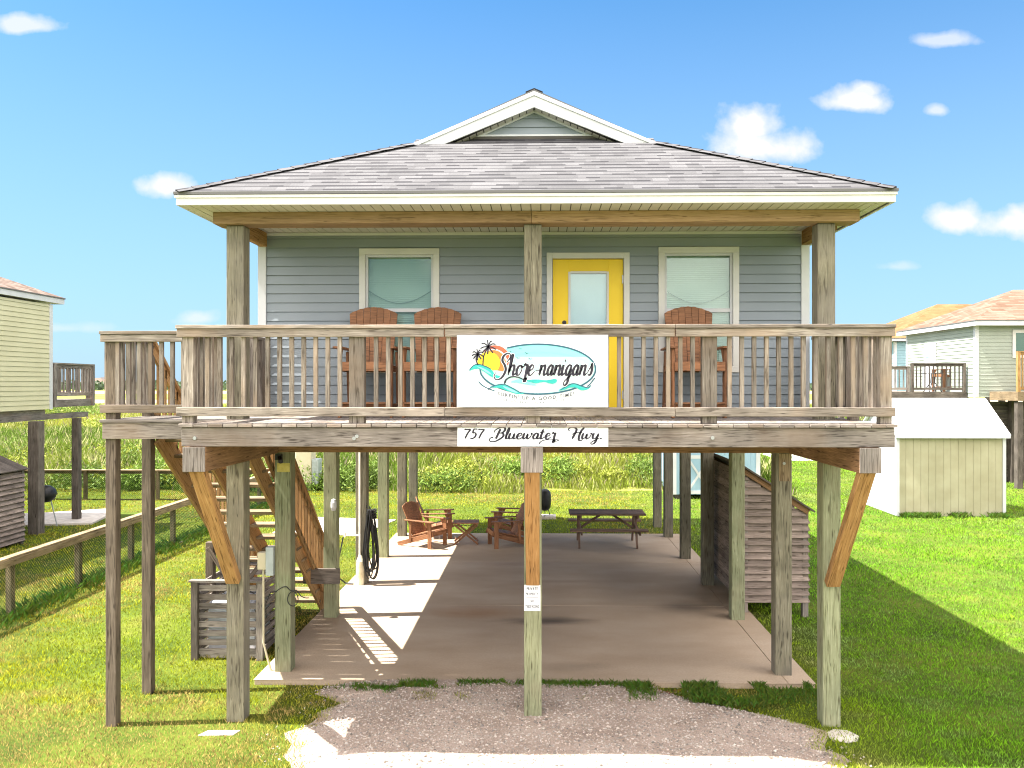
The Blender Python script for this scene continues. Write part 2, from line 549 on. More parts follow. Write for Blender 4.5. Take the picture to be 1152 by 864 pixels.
def concrete_mat():
    m, nt, b = mat_new('carport_concrete')
    N, L = nt.nodes.new, nt.links.new
    tc = N('ShaderNodeTexCoord')
    n = N('ShaderNodeTexNoise')
    n.inputs['Scale'].default_value = 0.9
    n.inputs['Detail'].default_value = 8
    n.inputs['Roughness'].default_value = 0.6
    mp = N('ShaderNodeMapping')
    mp.inputs['Scale'].default_value = (0.6, 1.3, 1)
    L(tc.outputs['Object'], mp.inputs[0])
    L(mp.outputs[0], n.inputs['Vector'])
    r = ramp(nt, [(0.3, (0.32, 0.24, 0.168)), (0.5, (0.375, 0.29, 0.21)), (0.72, (0.43, 0.345, 0.26))])
    L(n.outputs['Fac'], r.inputs[0])
    n2 = N('ShaderNodeTexNoise')
    n2.inputs['Scale'].default_value = 45
    n2.inputs['Detail'].default_value = 4
    L(tc.outputs['Object'], n2.inputs['Vector'])
    mr = N('ShaderNodeMapRange')
    mr.inputs['From Min'].default_value = 0.3
    mr.inputs['From Max'].default_value = 0.7
    mr.inputs['To Min'].default_value = 0.86
    mr.inputs['To Max'].default_value = 1.12
    L(n2.outputs['Fac'], mr.inputs['Value'])
    mu = N('ShaderNodeMix')
    mu.data_type = 'RGBA'
    mu.blend_type = 'MULTIPLY'
    mu.inputs['Factor'].default_value = 1
    L(r.outputs[0], mu.inputs[6])
    L(mr.outputs[0], mu.inputs[7])
    col = mu.outputs[2]
    # oil and rust stains with their own shapes
    for (sx, sy, rx, ry, c, st) in [(0.15, 12.15, 1.0, 0.28, (0.06, 0.045, 0.035), 0.85), (-1.0, 12.6, 1.0, 0.45, (0.26, 0.13, 0.05), 0.6),
                                    (2.3, 13.0, 0.7, 0.45, (0.10, 0.075, 0.055), 0.7), (0.4, 10.2, 0.7, 0.25, (0.15, 0.12, 0.09), 0.4),
                                    (0.3, 14.6, 1.2, 0.2, (0.15, 0.10, 0.08), 0.3), (-0.6, 16.0, 1.4, 0.3, (0.2, 0.13, 0.10), 0.35)]:
        mp = N('ShaderNodeMapping')
        mp.vector_type = 'POINT'
        mp.inputs['Location'].default_value = (-sx / rx, -sy / ry, 0)
        mp.inputs['Scale'].default_value = (1 / rx, 1 / ry, 0)
        L(tc.outputs['Object'], mp.inputs[0])
        ln = N('ShaderNodeVectorMath')
        ln.operation = 'LENGTH'
        L(mp.outputs[0], ln.inputs[0])
        a = N('ShaderNodeMath')
        a.operation = 'MULTIPLY_ADD'
        L(n.outputs['Fac'], a.inputs[0])
        a.inputs[1].default_value = 1.2
        L(ln.outputs['Value'], a.inputs[2])
        r2 = N('ShaderNodeMapRange')
        r2.interpolation_type = 'SMOOTHSTEP'
        r2.inputs['From Min'].default_value = 0.6
        r2.inputs['From Max'].default_value = 1.6
        r2.inputs['To Min'].default_value = st
        r2.inputs['To Max'].default_value = 0
        L(a.outputs[0], r2.inputs['Value'])
        mm = N('ShaderNodeMix')
        mm.data_type = 'RGBA'
        L(r2.outputs[0], mm.inputs['Factor'])
        L(col, mm.inputs[6])
        mm.inputs[7].default_value = (*c, 1)
        col = mm.outputs[2]
    L(col, b.inputs['Base Color'])
    b.inputs['Roughness'].default_value = 0.8
    b.inputs['Specular IOR Level'].default_value = 0.3
    bp = N('ShaderNodeBump')
    bp.inputs['Strength'].default_value = 0.2
    bp.inputs['Distance'].default_value = 0.004
    L(n2.outputs['Fac'], bp.inputs['Height'])
    L(bp.outputs[0], b.inputs['Normal'])
    return m


def ground_mat(name, cols, s1=0.8, s2=14, lo=0.86, hi=1.14):
    m, nt, b = mat_new(name)
    N, L = nt.nodes.new, nt.links.new
    tc = N('ShaderNodeTexCoord')
    n = N('ShaderNodeTexNoise')
    n.inputs['Scale'].default_value = s1
    n.inputs['Detail'].default_value = 7
    n.inputs['Roughness'].default_value = 0.65
    L(tc.outputs['Object'], n.inputs['Vector'])
    k = len(cols)
    r = ramp(nt, [(0.3 + 0.4 * i / (k - 1), c) for i, c in enumerate(cols)])
    L(n.outputs['Fac'], r.inputs[0])
    n2 = N('ShaderNodeTexNoise')
    n2.inputs['Scale'].default_value = s2
    n2.inputs['Detail'].default_value = 5
    n2.inputs['Roughness'].default_value = 0.7
    L(tc.outputs['Object'], n2.inputs['Vector'])
    mr = N('ShaderNodeMapRange')
    mr.inputs['From Min'].default_value = 0.3
    mr.inputs['From Max'].default_value = 0.7
    mr.inputs['To Min'].default_value = lo
    mr.inputs['To Max'].default_value = hi
    L(n2.outputs['Fac'], mr.inputs['Value'])
    mu = N('ShaderNodeMix')
    mu.data_type = 'RGBA'
    mu.blend_type = 'MULTIPLY'
    mu.inputs['Factor'].default_value = 1
    L(r.outputs[0], mu.inputs[6])
    L(mr.outputs[0], mu.inputs[7])
    L(mu.outputs[2], b.inputs['Base Color'])
    b.inputs['Roughness'].default_value = 0.95
    b.inputs['Specular IOR Level'].default_value = 0.1
    bp = N('ShaderNodeBump')
    bp.inputs['Strength'].default_value = 0.7
    bp.inputs['Distance'].default_value = 0.02
    L(n2.outputs['Fac'], bp.inputs['Height'])
    L(bp.outputs[0], b.inputs['Normal'])
    return m


M['concrete'] = concrete_mat()
M['lawn'] = ground_mat('lawn_soil_and_turf', [(0.035, 0.055, 0.008), (0.07, 0.10, 0.012), (0.12, 0.13, 0.02)], 0.7, 20, 0.7, 1.2)
M['field'] = ground_mat('marsh_ground', [(0.08, 0.11, 0.02), (0.19, 0.22, 0.04), (0.30, 0.29, 0.08)], 0.05, 1.5, 0.6, 1.3)
M['sand'] = ground_mat('sand_track', [(0.26, 0.20, 0.145), (0.31, 0.25, 0.19)], 0.05, 1.0)
M['gravel'] = ground_mat('gravel_bed', [(0.28, 0.215, 0.175), (0.38, 0.30, 0.25), (0.46, 0.375, 0.32)], 1.5, 60, 0.6, 1.35)
M['stone'] = foliage('gravel_stones', 0.9, 0.0)
M['leaf'] = foliage('grass_blades')
M['paver'] = noisy('pale_paver_concrete', (0.45, 0.40, 0.35), (0.58, 0.53, 0.47), scale=6, rough=0.9, bump=0.3)


# ------------------------------------------------------------------ mesh builder
class MB:
    """collects boxes, prisms and tubes and links them as ONE mesh object"""

    def __init__(self):
        self.v, self.f, self.uv, self.t, self.mi = [], [], [], [], []

    def _face(self, idx, uvs, tint, mi=0):
        self.f.append(idx)
        self.uv.append(uvs)
        self.t.append(tint)
        self.mi.append(mi)

    def box(self, c, s, rot=None, mi=0, tint=None):
        c = Vector(c)
        rot = rot or Matrix.Identity(3)
        tint = tint if tint is not None else random.uniform(0.72, 1.2)
        ou, ov = random.uniform(0, 50), random.uniform(0, 50)
        h = [x / 2 for x in s]
        ax = max(range(3), key=lambda i: s[i])
        base = len(self.v)
        loc = []
        for x in (-1, 1):
            for y in (-1, 1):
                for z in (-1, 1):
                    p = Vector((x * h[0], y * h[1], z * h[2]))
                    loc.append(p)
                    self.v.append(c + rot @ p)
        quads = [((0, 1, 3, 2), 0), ((4, 6, 7, 5), 0), ((0, 4, 5, 1), 1), ((2, 3, 7, 6), 1), ((0, 2, 6, 4), 2), ((1, 5, 7, 3), 2)]
        for q, n in quads:
            others = [i for i in range(3) if i != n]
            if ax in others:
                ua = ax
                va = others[0] if others[1] == ax else others[1]
            else:
                ua, va = others
            self._face([base + i for i in q], [(loc[i][ua] + ou, loc[i][va] + ov + n * 3.1) for i in q], tint, mi)
        return self

    def span(self, x0, x1, y0, y1, z0, z1, **k):
        return self.box(((x0 + x1) / 2, (y0 + y1) / 2, (z0 + z1) / 2), (abs(x1 - x0), abs(y1 - y0), abs(z1 - z0)), **k)

    def beam(self, p0, p1, w, h, up=(0, 0, 1), **k):
        """a bar from p0 to p1; w across, h along up"""
        p0, p1 = Vector(p0), Vector(p1)
        d = (p1 - p0)
        L_ = d.length
        d.normalize()
        up = Vector(up)
        side = d.cross(up)
        if side.length < 1e-5:
            side = d.cross(Vector((0, 1, 0)))
        side.normalize()
        u2 = side.cross(d)
        rot = Matrix((d, side, u2)).transposed()
        return self.box((p0 + p1) / 2, (L_, w, h), rot, **k)

    def tube(self, pts, r, n=8, mi=0, caps=True, tint=1.0, closed=False):
        pts = [Vector(p) for p in pts]
        rs = r if isinstance(r, (list, tuple)) else [r] * len(pts)
        base = len(self.v)
        prev = None
        m_ = len(pts)
        for i, p in enumerate(pts):
            if closed:
                d = pts[(i + 1) % m_] - pts[i - 1]
            else:
                d = pts[min(i + 1, m_ - 1)] - pts[max(i - 1, 0)]
            d.normalize()
            if prev is None:
                a = Vector((0, 0, 1)) if abs(d.z) < 0.9 else Vector((1, 0, 0))
                s_ = d.cross(a).normalized()
            else:
                s_ = (prev - d * prev.dot(d)).normalized()
            prev = s_
            t_ = d.cross(s_)
            for k in range(n):
                an = 2 * math.pi * k / n
                self.v.append(p + (s_ * math.cos(an) + t_ * math.sin(an)) * rs[i])
        for i in range(m_ if closed else m_ - 1):
            j = (i + 1) % m_
            for k in range(n):
                k2 = (k + 1) % n
                self._face([base + i * n + k, base + i * n + k2, base + j * n + k2, base + j * n + k],
                           [(i * .1, k / n * .3), (i * .1, (k + 1) / n * .3), (i * .1 + .1, (k + 1) / n * .3), (i * .1 + .1, k / n * .3)], tint, mi)
        if caps and not closed:
            self._face([base + k for k in range(n)][::-1], [(0, 0)] * n, tint, mi)
            self._face([base + (m_ - 1) * n + k for k in range(n)], [(0, 0)] * n, tint, mi)
        return self

    def poly(self, pts, uvs=None, mi=0, tint=1.0):
        base = len(self.v)
        self.v += [Vector(p) for p in pts]
        self._face([base + i for i in range(len(pts))], uvs or [(p[0], p[1]) for p in pts], tint, mi)
        return self

    def prism(self, pts, off, mi=0, tint=None):
        """a flat polygon thickened by the vector off"""
        tint = tint if tint is not None else 1.0
        off = Vector(off)
        a = [Vector(p) for p in pts]
        b_ = [p + off for p in a]
        n = len(a)
        base = len(self.v)
        self.v += a + b_
        ou = random.uniform(0, 30)

        def uvp(p):
            return (p.x * 1.0 + p.y * 0.3 + ou, p.z + p.y * 0.7)
        self._face([base + i for i in range(n)], [uvp(p) for p in a], tint, mi)
        self._face([base + n + i for i in range(n)][::-1], [uvp(p) for p in b_][::-1], tint, mi)
        for i in range(n):
            j = (i + 1) % n
            self._face([base + i, base + n + i, base + n + j, base + j], [uvp(a[i]), uvp(b_[i]), uvp(b_[j]), uvp(a[j])], tint, mi)
        return self

    def lathe(self, c, prof, n=20, mi=0):
        c = Vector(c)
        base = len(self.v)
        for (r_, z_) in prof:
            for k in range(n):
                a = 2 * math.pi * k / n
                self.v.append(c + Vector((r_ * math.cos(a), r_ * math.sin(a), z_)))
        for i in range(len(prof) - 1):
            for k in range(n):
                k2 = (k + 1) % n
                self._face([base + i * n + k, base + i * n + k2, base + (i + 1) * n + k2, base + (i + 1) * n + k], [(0, 0), (.1, 0), (.1, .1), (0, .1)], 1.0, mi)
        return self

    def build(self, name, mats, parent=None, bevel=0.0, smooth=False, loc=None):
        me = bpy.data.meshes.new(name)
        vs = self.v
        if loc is not None:
            lv = Vector(loc)
            vs = [p - lv for p in vs]
        me.from_pydata([tuple(p) for p in vs], [], self.f)
        uvl = me.uv_layers.new(name='UVMap')
        flatuv = [c for f in self.uv for u in f for c in u]
        uvl.data.foreach_set('uv', flatuv)
        at = me.attributes.new('tint', 'FLOAT', 'FACE')
        at.data.foreach_set('value', self.t)
        if not isinstance(mats, (list, tuple)):
            mats = [mats]
        for m_ in mats:
            me.materials.append(M[m_] if isinstance(m_, str) else m_)
        me.polygons.foreach_set('material_index', self.mi)
        if smooth:
            me.polygons.foreach_set('use_smooth', [True] * len(self.f))
        bm = bmesh.new()
        bm.from_mesh(me)
        bmesh.ops.recalc_face_normals(bm, faces=bm.faces)
        bm.to_mesh(me)
        bm.free()
        me.update()
        o = bpy.data.objects.new(name, me)
        S.collection.objects.link(o)
        if loc is not None:
            o.location = loc
        if parent:
            o.parent = parent
            if loc is None:
                o.location = -Vector(parent.get('_origin', (0, 0, 0))) if parent.type == 'EMPTY' else (0, 0, 0)
            else:
                o.location = Vector(loc) - Vector(parent.get('_origin', (0, 0, 0)))
        if bevel:
            bv = o.modifiers.new('edge', 'BEVEL')
            bv.width = bevel
            bv.segments = 1
            bv.limit_method = 'ANGLE'
        return o


def thing(name, label, cat, loc=(0, 0, 0), group=None, rotz=0.0):
    o = bpy.data.objects.new(name, None)
    S.collection.objects.link(o)
    o.location = loc
    o.rotation_euler = (0, 0, rotz)
    o.empty_display_size = 0.2
    o['label'] = label
    o['category'] = cat
    if group:
        o['group'] = group
    return o


def at_world(e):
    """children of this Empty are modelled in world coordinates"""
    e['_origin'] = tuple(e.location)
    return e


def tag(o, label, cat, group=None):
    o['label'] = label
    o['category'] = cat
    if group:
        o['group'] = group
    return o


def struct(o, kind='structure'):
    o['kind'] = kind
    return o


def dup(root, loc, rotz, label=None, group=None, scale=None):
    def cp(o, parent):
        c = o.copy()
        S.collection.objects.link(c)
        if parent:
            c.parent = parent
        for ch in list(o.children):
            cp(ch, c)
        return c
    r = cp(root, None)
    r.location = loc
    r.rotation_euler = (0, 0, rotz)
    if scale:
        r.scale = (scale,) * 3
    if label:
        r['label'] = label
    if group:
        r['group'] = group
    return r


def siding(mb, o, u, n, s0, s1, z0, z1, course=0.112, holes=(), lap=0.018, top=None, gap=0.009):
    """clapboard courses on a wall; o a point, u along, n outward; top(s) limits the height (gables)"""
    o, u, n = Vector(o), Vector(u), Vector(n)
    z = z0
    while z < z1 - 0.01:
        zt = min(z + course, z1)
        zc = (z + zt) / 2
        iv = [(s0, s1)]
        for (a, b, c, d) in holes:
            if c - 0.02 < zc < d + 0.02:
                new = []
                for (p, q) in iv:
                    if b <= p or a >= q:
                        new.append((p, q))
                    else:
                        if a > p:
                            new.append((p, a))
                        if b < q:
                            new.append((b, q))
                iv = new
        for (p, q) in iv:
            def P(s, zz, out):
                return o + u * s + n * out + Vector((0, 0, zz))
            if top:
                p2, q2 = top(z)
                p3, q3 = top(zt)
                if q2 - p2 < 0.02:
                    continue
                pp = [P(p2, z, lap), P(q2, z, lap), P(max(q3, p3), zt, 0.0), P(min(p3, q3), zt, 0.0)]
                lo = [P(p2, z, -0.01), P(q2, z, -0.01)]
            else:
                zg = z + gap
                pp = [P(p, zg, lap), P(q, zg, lap), P(q, zt, 0.004), P(p, zt, 0.004)]
                lo = [P(p, zg, -.001), P(q, zg, -.001)]
            mb.poly(pp)
            mb.poly([pp[1], pp[0], lo[0], lo[1]])
        z = zt
    return mb


def wall_backing(mb, o, u, n, s0, s1, z0, z1, thick=0.12, holes=()):
    """solid wall behind the boards, with the openings left free"""
    o, u, n = Vector(o), Vector(u), Vector(n)
    xs = sorted({s0, s1, *[h[0] for h in holes], *[h[1] for h in holes]})
    for a, b in zip(xs[:-1], xs[1:]):
        mid = (a + b) / 2
        zs = [(z0, z1)]
        for h in holes:
            if h[0] < mid < h[1]:
                new = []
                for (p, q) in zs:
                    if h[2] > p:
                        new.append((p, min(h[2], q)))
                    if h[3] < q:
                        new.append((max(h[3], p), q))
                zs = new
        for (p, q) in zs:
            if q - p < 0.005:
                continue
            c = o + u * mid - n * (thick / 2 + 0.002) + Vector((0, 0, (p + q) / 2))
            rot = Matrix((u, n, Vector((0, 0, 1)))).transposed()
            mb.box(c, (b - a, thick, q - p), rot, tint=1.0)
    return mb

# =================================================================== GROUND
LZ = -0.07          # lawn level; the slab and the gravel drive are at 0
SLAB = (gx(285, 9.68), gx(918, 9.68), 9.68, 19.3)


def sheet(name, x0, x1, y0, y1, z, mat, nx=2, ny=2, zf=None):
    xs = np.linspace(x0, x1, nx)
    ys = np.linspace(y0, y1, ny)
    v = [(x, y, z + (zf(x, y) if zf else 0)) for y in ys for x in xs]
    f = [(j * nx + i, j * nx + i + 1, (j + 1) * nx + i + 1, (j + 1) * nx + i) for j in range(ny - 1) for i in range(nx - 1)]
    me = bpy.data.meshes.new(name)
    me.from_pydata(v, [], f)
    me.materials.append(M[mat])
    o = bpy.data.objects.new(name, me)
    S.collection.objects.link(o)
    return struct(o)


sheet('ground', -4000, 4000, -60, 7000, LZ - 0.012, 'field')
sheet('lawn', -60, 60, -20, 27.6, LZ, 'lawn')
sheet('side_lawn', 7.2, 60, 27.6, 64, LZ, 'lawn')
sheet('pale_drive', 11.5, 22, 38.5, 42.5, LZ + .004, 'paver')
sheet('sand_track', -260, 260, 150, 185, LZ + 0.01, 'sand')
sheet('sand_field', -600, 600, 300, 420, LZ + 0.01, 'sand')

slab = MB()
slab.span(SLAB[0] + .01, SLAB[1] - .01, SLAB[2] + .01, SLAB[3] - .01, -0.2, -0.012, tint=1)
for (xa, xb) in ((SLAB[0], -.094), (-.086, 2.966), (2.974, SLAB[1])):
    for (ya, yb) in ((SLAB[2], 12.996), (13.004, 16.196), (16.204, SLAB[3])):
        slab.span(xa, xb, ya, yb, -0.011, 0.0, tint=1)
so = struct(slab.build('concrete_slab', 'concrete', bevel=0.003))
nb = MB()
nb.prism([(*pt(a, b, LZ + .05), LZ + .05) for a, b in ((-10, 579), (60, 576), (122, 572), (126, 577), (104, 588), (40, 590), (-10, 592))], (0, 0, -0.1))
struct(nb.build('neighbour_slab', 'paver'))
pb = MB()
pb.prism([(-6.6, 19.5, LZ + .03), (-4.4, 19.2, LZ + .03), (-3.9, 21.4, LZ + .03), (-6.2, 21.8, LZ + .03)], (0, 0, -0.08))
struct(pb.build('pale_pad', 'paver'))


# gravel drive: outline wobbles, edges dip under the turf
def gravel_edge(y):
    """left and right edge of the gravel at depth y"""
    w = 0.16 * math.sin(y * 5.1) + 0.10 * math.sin(y * 11.7 + 1)
    l = -2.35 - 0.05 * (9.7 - y) + w
    if y < 8.1:
        l = -2.38 + w * 0.8
    elif y < 8.5:
        l = -2.38 + (y - 8.1) / 0.4 * 0.1 + w * 0.8
    r = 2.75 + 0.12 * math.sin(y * 4.3 + 2) - max(0.0, (y - 8.5)) * 1.2
    if y < 8.0:
        r = 2.75 - (8.0 - y) * 0.25 + 0.1 * math.sin(y * 9)
    return l, r


gv, gf = [], []
ys = np.linspace(-2, 9.68, 90)
nxg = 40
for y in ys:
    l, r_ = gravel_edge(y)
    l -= 0.22
    r_ += 0.22
    for i in range(nxg):
        t = i / (nxg - 1)
        x = l + (r_ - l) * t
        e = min((x - l), (r_ - x))
        z = LZ + 0.006 + (0.09 - 0.0) * min(1, max(0, (e - 0.12) / 0.6)) ** 0.7
        z += 0.006 * math.sin(x * 3.1 + y * 2.3) * min(1, e)
        gv.append((x, y, z - 0.008))
for j in range(len(ys) - 1):
    for i in range(nxg - 1):
        a = j * nxg + i
        gf.append((a, a + 1, a + nxg + 1, a + nxg))
me = bpy.data.meshes.new('gravel_drive')
me.from_pydata(gv, [], gf)
me.materials.append(M['gravel'])
me.polygons.foreach_set('use_smooth', [True] * len(gf))
go = bpy.data.objects.new('gravel_drive', me)
S.collection.objects.link(go)
struct(go)


def inside_gravel(x, y, pad=0.0):
    if y > 9.68:
        return False
    l, r_ = gravel_edge(y)
    return l + pad < x < r_ - pad


def fast_mesh(name, verts, loops_per_face, faces, cols, mat):
    """verts (n,3), faces (m,k) of equal size k, cols (m,3)"""
    me = bpy.data.meshes.new(name)
    k = loops_per_face
    nf = len(faces)
    me.vertices.add(len(verts))
    me.vertices.foreach_set('co', verts.astype(np.float32).ravel())
    me.loops.add(nf * k)
    me.loops.foreach_set('vertex_index', faces.astype(np.int32).ravel())
    me.polygons.add(nf)
    me.polygons.foreach_set('loop_start', np.arange(0, nf * k, k, dtype=np.int32))
    at = me.attributes.new('col', 'FLOAT_COLOR', 'FACE')
    c4 = np.ones((nf, 4), dtype=np.float32)
    c4[:, :3] = cols
    at.data.foreach_set('color', c4.ravel())
    me.materials.append(M[mat])
    me.update(calc_edges=True)
    me.validate()
    o = bpy.data.objects.new(name, me)
    S.collection.objects.link(o)
    return o


def blades(name, X, Y, Z, h, w, cols, lean=0.5, mat='leaf', bend=True):
    n = len(X)
    ang = rng.uniform(0, 2 * np.pi, n)
    la = rng.uniform(0, 2 * np.pi, n)
    ln = rng.uniform(0.1, lean, n) * h
    dx, dy = np.cos(ang) * w / 2, np.sin(ang) * w / 2
    lx, ly = np.cos(la) * ln, np.sin(la) * ln
    v = np.zeros((n, 4, 3))
    v[:, 0] = np.stack([X - dx, Y - dy, Z], 1)
    v[:, 1] = np.stack([X + dx, Y + dy, Z], 1)
    v[:, 2] = np.stack([X + dx * .7 + lx * .4, Y + dy * .7 + ly * .4, Z + h * .6], 1)
    v[:, 3] = np.stack([X + lx, Y + ly, Z + h * 0.97], 1)
    idx = np.arange(n)[:, None] * 4 + np.array([[0, 1, 2, 3]])
    return fast_mesh(name, v.reshape(-1, 3), 4, idx, cols, mat)


def vnoise(x, y, s, seed=0):
    """cheap smooth value noise"""
    r = np.random.default_rng(seed).random((64, 64))
    u, v = x * s, y * s
    i, j = np.floor(u).astype(int), np.floor(v).astype(int)
    fu, fv = u - i, v - j
    fu, fv = fu * fu * (3 - 2 * fu), fv * fv * (3 - 2 * fv)
    g = lambda a, b: r[a % 64, b % 64]
    return (g(i, j) * (1 - fu) + g(i + 1, j) * fu) * (1 - fv) + (g(i, j + 1) * (1 - fu) + g(i + 1, j + 1) * fu) * fv


def lawn_blades():
    n = 680000
    # density falls with the square of the distance from the house front
    u = rng.random(n)
    Y = 6.6 * (44.0 / 6.6) ** u
    X = rng.uniform(-1, 1, n) * (0.76 * Y + 1.0) + 0.2
    ok = ~((X > SLAB[0]) & (X < SLAB[1]) & (Y > SLAB[2]) & (Y < SLAB[3]))
    ok &= ~((Y > 27.6) & (X < 0.25 * Y))
    ok &= ~((X > -16) & (X < -11.2) & (Y > 21.2) & (Y < 22.6))
    ok &= ~((X > 9.95) & (X < 12.9) & (Y > 22.4) & (Y < 24.5))
    ok &= ~((X > -6.4) & (X < -4.1) & (Y > 19.5) & (Y < 21.4))
    X, Y = X[ok], Y[ok]
    n1 = vnoise(X, Y, 1.1, 3)
    n2 = vnoise(X, Y, 4.5, 4)
    n3 = vnoise(X, Y, 0.35, 5)
    gi = np.array([gravel_edge(min(9.68, y)) for y in Y])
    ing = (Y < 9.7) & (X > gi[:, 0]) & (X < gi[:, 1])
    # tufts that have crept into the gravel along the slab and at the sides
    creep = (Y > 9.05) & (Y < 9.68) & (n2 > 0.52) & (vnoise(X, Y, 2.2, 9) + 0.18 * (X > 0.5) > 0.62)
    keep = ~ing | creep
    # worn soil between the landing posts
    bare = np.exp(-(((X + 4.1) / 2.0) ** 2 + ((Y - 7.9) / 1.2) ** 2))
    keep &= rng.random(len(X)) > 0.35 * bare
    X, Y, n1, n2, n3, ing, bare = X[keep], Y[keep], n1[keep], n2[keep], n3[keep], ing[keep], bare[keep]
    h = rng.uniform(0.018, 0.05, len(X)) * (0.65 + 0.7 * n1)
    w = 0.0036 * Y / 7.0 * rng.uniform(0.8, 1.6, len(X))
    h *= np.where(Y > 14, 1.15, 1.0)
    Z = np.full(len(X), LZ) + np.where(ing, 0.07, 0.0)
    base = np.stack([0.21 + 0.16 * n3 + 0.11 * n1, 0.31 + 0.07 * n1 + 0.03 * n3, 0.010 + 0.012 * n2], 1)
    dry = np.clip((n2 * 0.6 + n3 * 0.5 + 0.75 * bare - 0.50) * 2.2, 0, 0.8)[:, None]
    base = base * (1 - dry) + np.array([[0.47, 0.31, 0.13]]) * dry
    base[ing] = base[ing] * 0.6
    base *= rng.choice([0.28, 0.6, 0.9, 1.05, 1.25], (len(X), 1)) * rng.uniform(0.85, 1.15, (len(X), 1))
    # shade tone put into the turf colour: greener right of the drive
    right = np.clip((X - 2.5) / 1.5, 0, 1)[:, None]
    base = base * (1 - right * np.array([[0.44, -0.06, 0.0]]))
    o = blades('lawn_grass', X, Y, Z, h, w, base, lean=0.9)
    struct(o, 'stuff')


lawn_blades()


def weeds():
    """taller dark weeds along the fence foot, the slab edge and the shed foot"""
    P = []
    for k in range(7000):
        P.append((-8.3 + rng.normal(0, 0.16), rng.uniform(9.5, 25), 0.13))
    for k in range(3500):
        P.append((rng.uniform(SLAB[0] + 2.0, SLAB[1]), 9.62 - abs(rng.normal(0, 0.07)), 0.05))
    for k in range(3500):
        P.append((rng.uniform(1.0, 3.3), 9.55 - abs(rng.normal(0, 0.22)), 0.045))
    for k in range(1500):
        P.append((rng.normal(-1.75, 0.25), rng.normal(9.45, 0.07), 0.05))
    for k in range(2500):
        P.append((rng.uniform(9.9, 12.9), 22.25 + rng.normal(0, 0.1), 0.13))
    for k in range(2500):
        P.append((rng.normal(2.15, 0.28), rng.normal(9.15, 0.10), 0.06))
    P = np.array([p for p in P if vnoise(np.array([p[0]]), np.array([p[1]]), 2.7, 21)[0] > (0.47 if p[1] < 9.7 else 0.3)])
    n = len(P)
    h = P[:, 2] * rng.uniform(0.5, 1.4, n)
    c = np.stack([rng.uniform(0.045, 0.10, n), rng.uniform(0.09, 0.17, n), rng.uniform(0.008, 0.02, n)], 1)
    z = np.where((P[:, 1] < 9.68) & (np.abs(P[:, 0]) < 3.2), LZ + 0.08, LZ)
    struct(blades('edge_weeds', P[:, 0], P[:, 1], z, h, rng.uniform(0.006, 0.016, n) * np.sqrt(P[:, 1] / 9), c, lean=1.1), 'stuff')


weeds()


def stones():
    n = 30000
    Y = 6.4 + (9.66 - 6.4) * rng.random(n)
    X = rng.uniform(-3.2, 3.2, n)
    ok = np.array([inside_gravel(x, y, -0.05) or (inside_gravel(x, y, -0.45) and (x * 977.3) % 1 < .22) for x, y in zip(X, Y)])
    X, Y = X[ok], Y[ok]
    n = len(X)
    r = rng.gamma(3.0, 0.0022, n) + 0.003
    r = np.clip(r, 0.003, 0.022)
    octa = np.array([(1, 0, 0), (0, 1, 0), (-1, 0, 0), (0, -1, 0), (0, 0, 1), (0, 0, -.6)], float)
    tri = np.array([(0, 1, 4), (1, 2, 4), (2, 3, 4), (3, 0, 4), (1, 0, 5), (2, 1, 5), (3, 2, 5), (0, 3, 5)])
    V = octa[None] * r[:, None, None] * rng.uniform(0.6, 1.25, (n, 6, 1))
    a = rng.uniform(0, 2 * np.pi, n)
    ca, sa = np.cos(a)[:, None], np.sin(a)[:, None]
    x_, y_ = V[:, :, 0] * ca - V[:, :, 1] * sa, V[:, :, 0] * sa + V[:, :, 1] * ca
    e = np.array([min(x - gravel_edge(y)[0] + .22, gravel_edge(y)[1] + .22 - x) for x, y in zip(X, Y)])
    zz = LZ - 0.002 + 0.09 * np.clip((e - 0.12) / 0.6, 0, 1) ** 0.7 + 0.006 * np.sin(X * 3.1 + Y * 2.3)
    V = np.stack([x_ + X[:, None], y_ + Y[:, None], V[:, :, 2] * 0.7 + zz[:, None] + r[:, None] * 0.2], 2)
    Fc = (np.arange(n)[:, None, None] * 6 + tri[None]).reshape(-1, 3)
    g = rng.uniform(0.16, 0.62, n)
    tone = rng.random(n)[:, None]
    c = g[:, None] * (np.array([[1.0, 0.84, 0.72]]) * tone + np.array([[1.0, 0.91, 0.82]]) * (1 - tone))
    o = fast_mesh('loose_gravel', V.reshape(-1, 3), 3, Fc, np.repeat(c, 8, axis=0), 'stone')
    struct(o, 'stuff')
    # dark leaf litter
    n = 500
    cx = rng.choice([0.55, 0.2, -1.3, 1.7, 0.4], n)
    cy = rng.choice([8.25, 8.5, 9.35, 9.3], n)
    X = cx + rng.normal(0, 0.22, n)
    Y = cy + rng.normal(0, 0.07, n)
    c = np.stack([rng.uniform(.08, .2, n), rng.uniform(.045, .11, n), rng.uniform(.02, .05, n)], 1)
    struct(blades('leaf_litter', X, Y, np.full(n, 0.0), np.full(n, 0.02), np.full(n, 0.03), c, lean=2.0, mat='stone'), 'stuff')


stones()


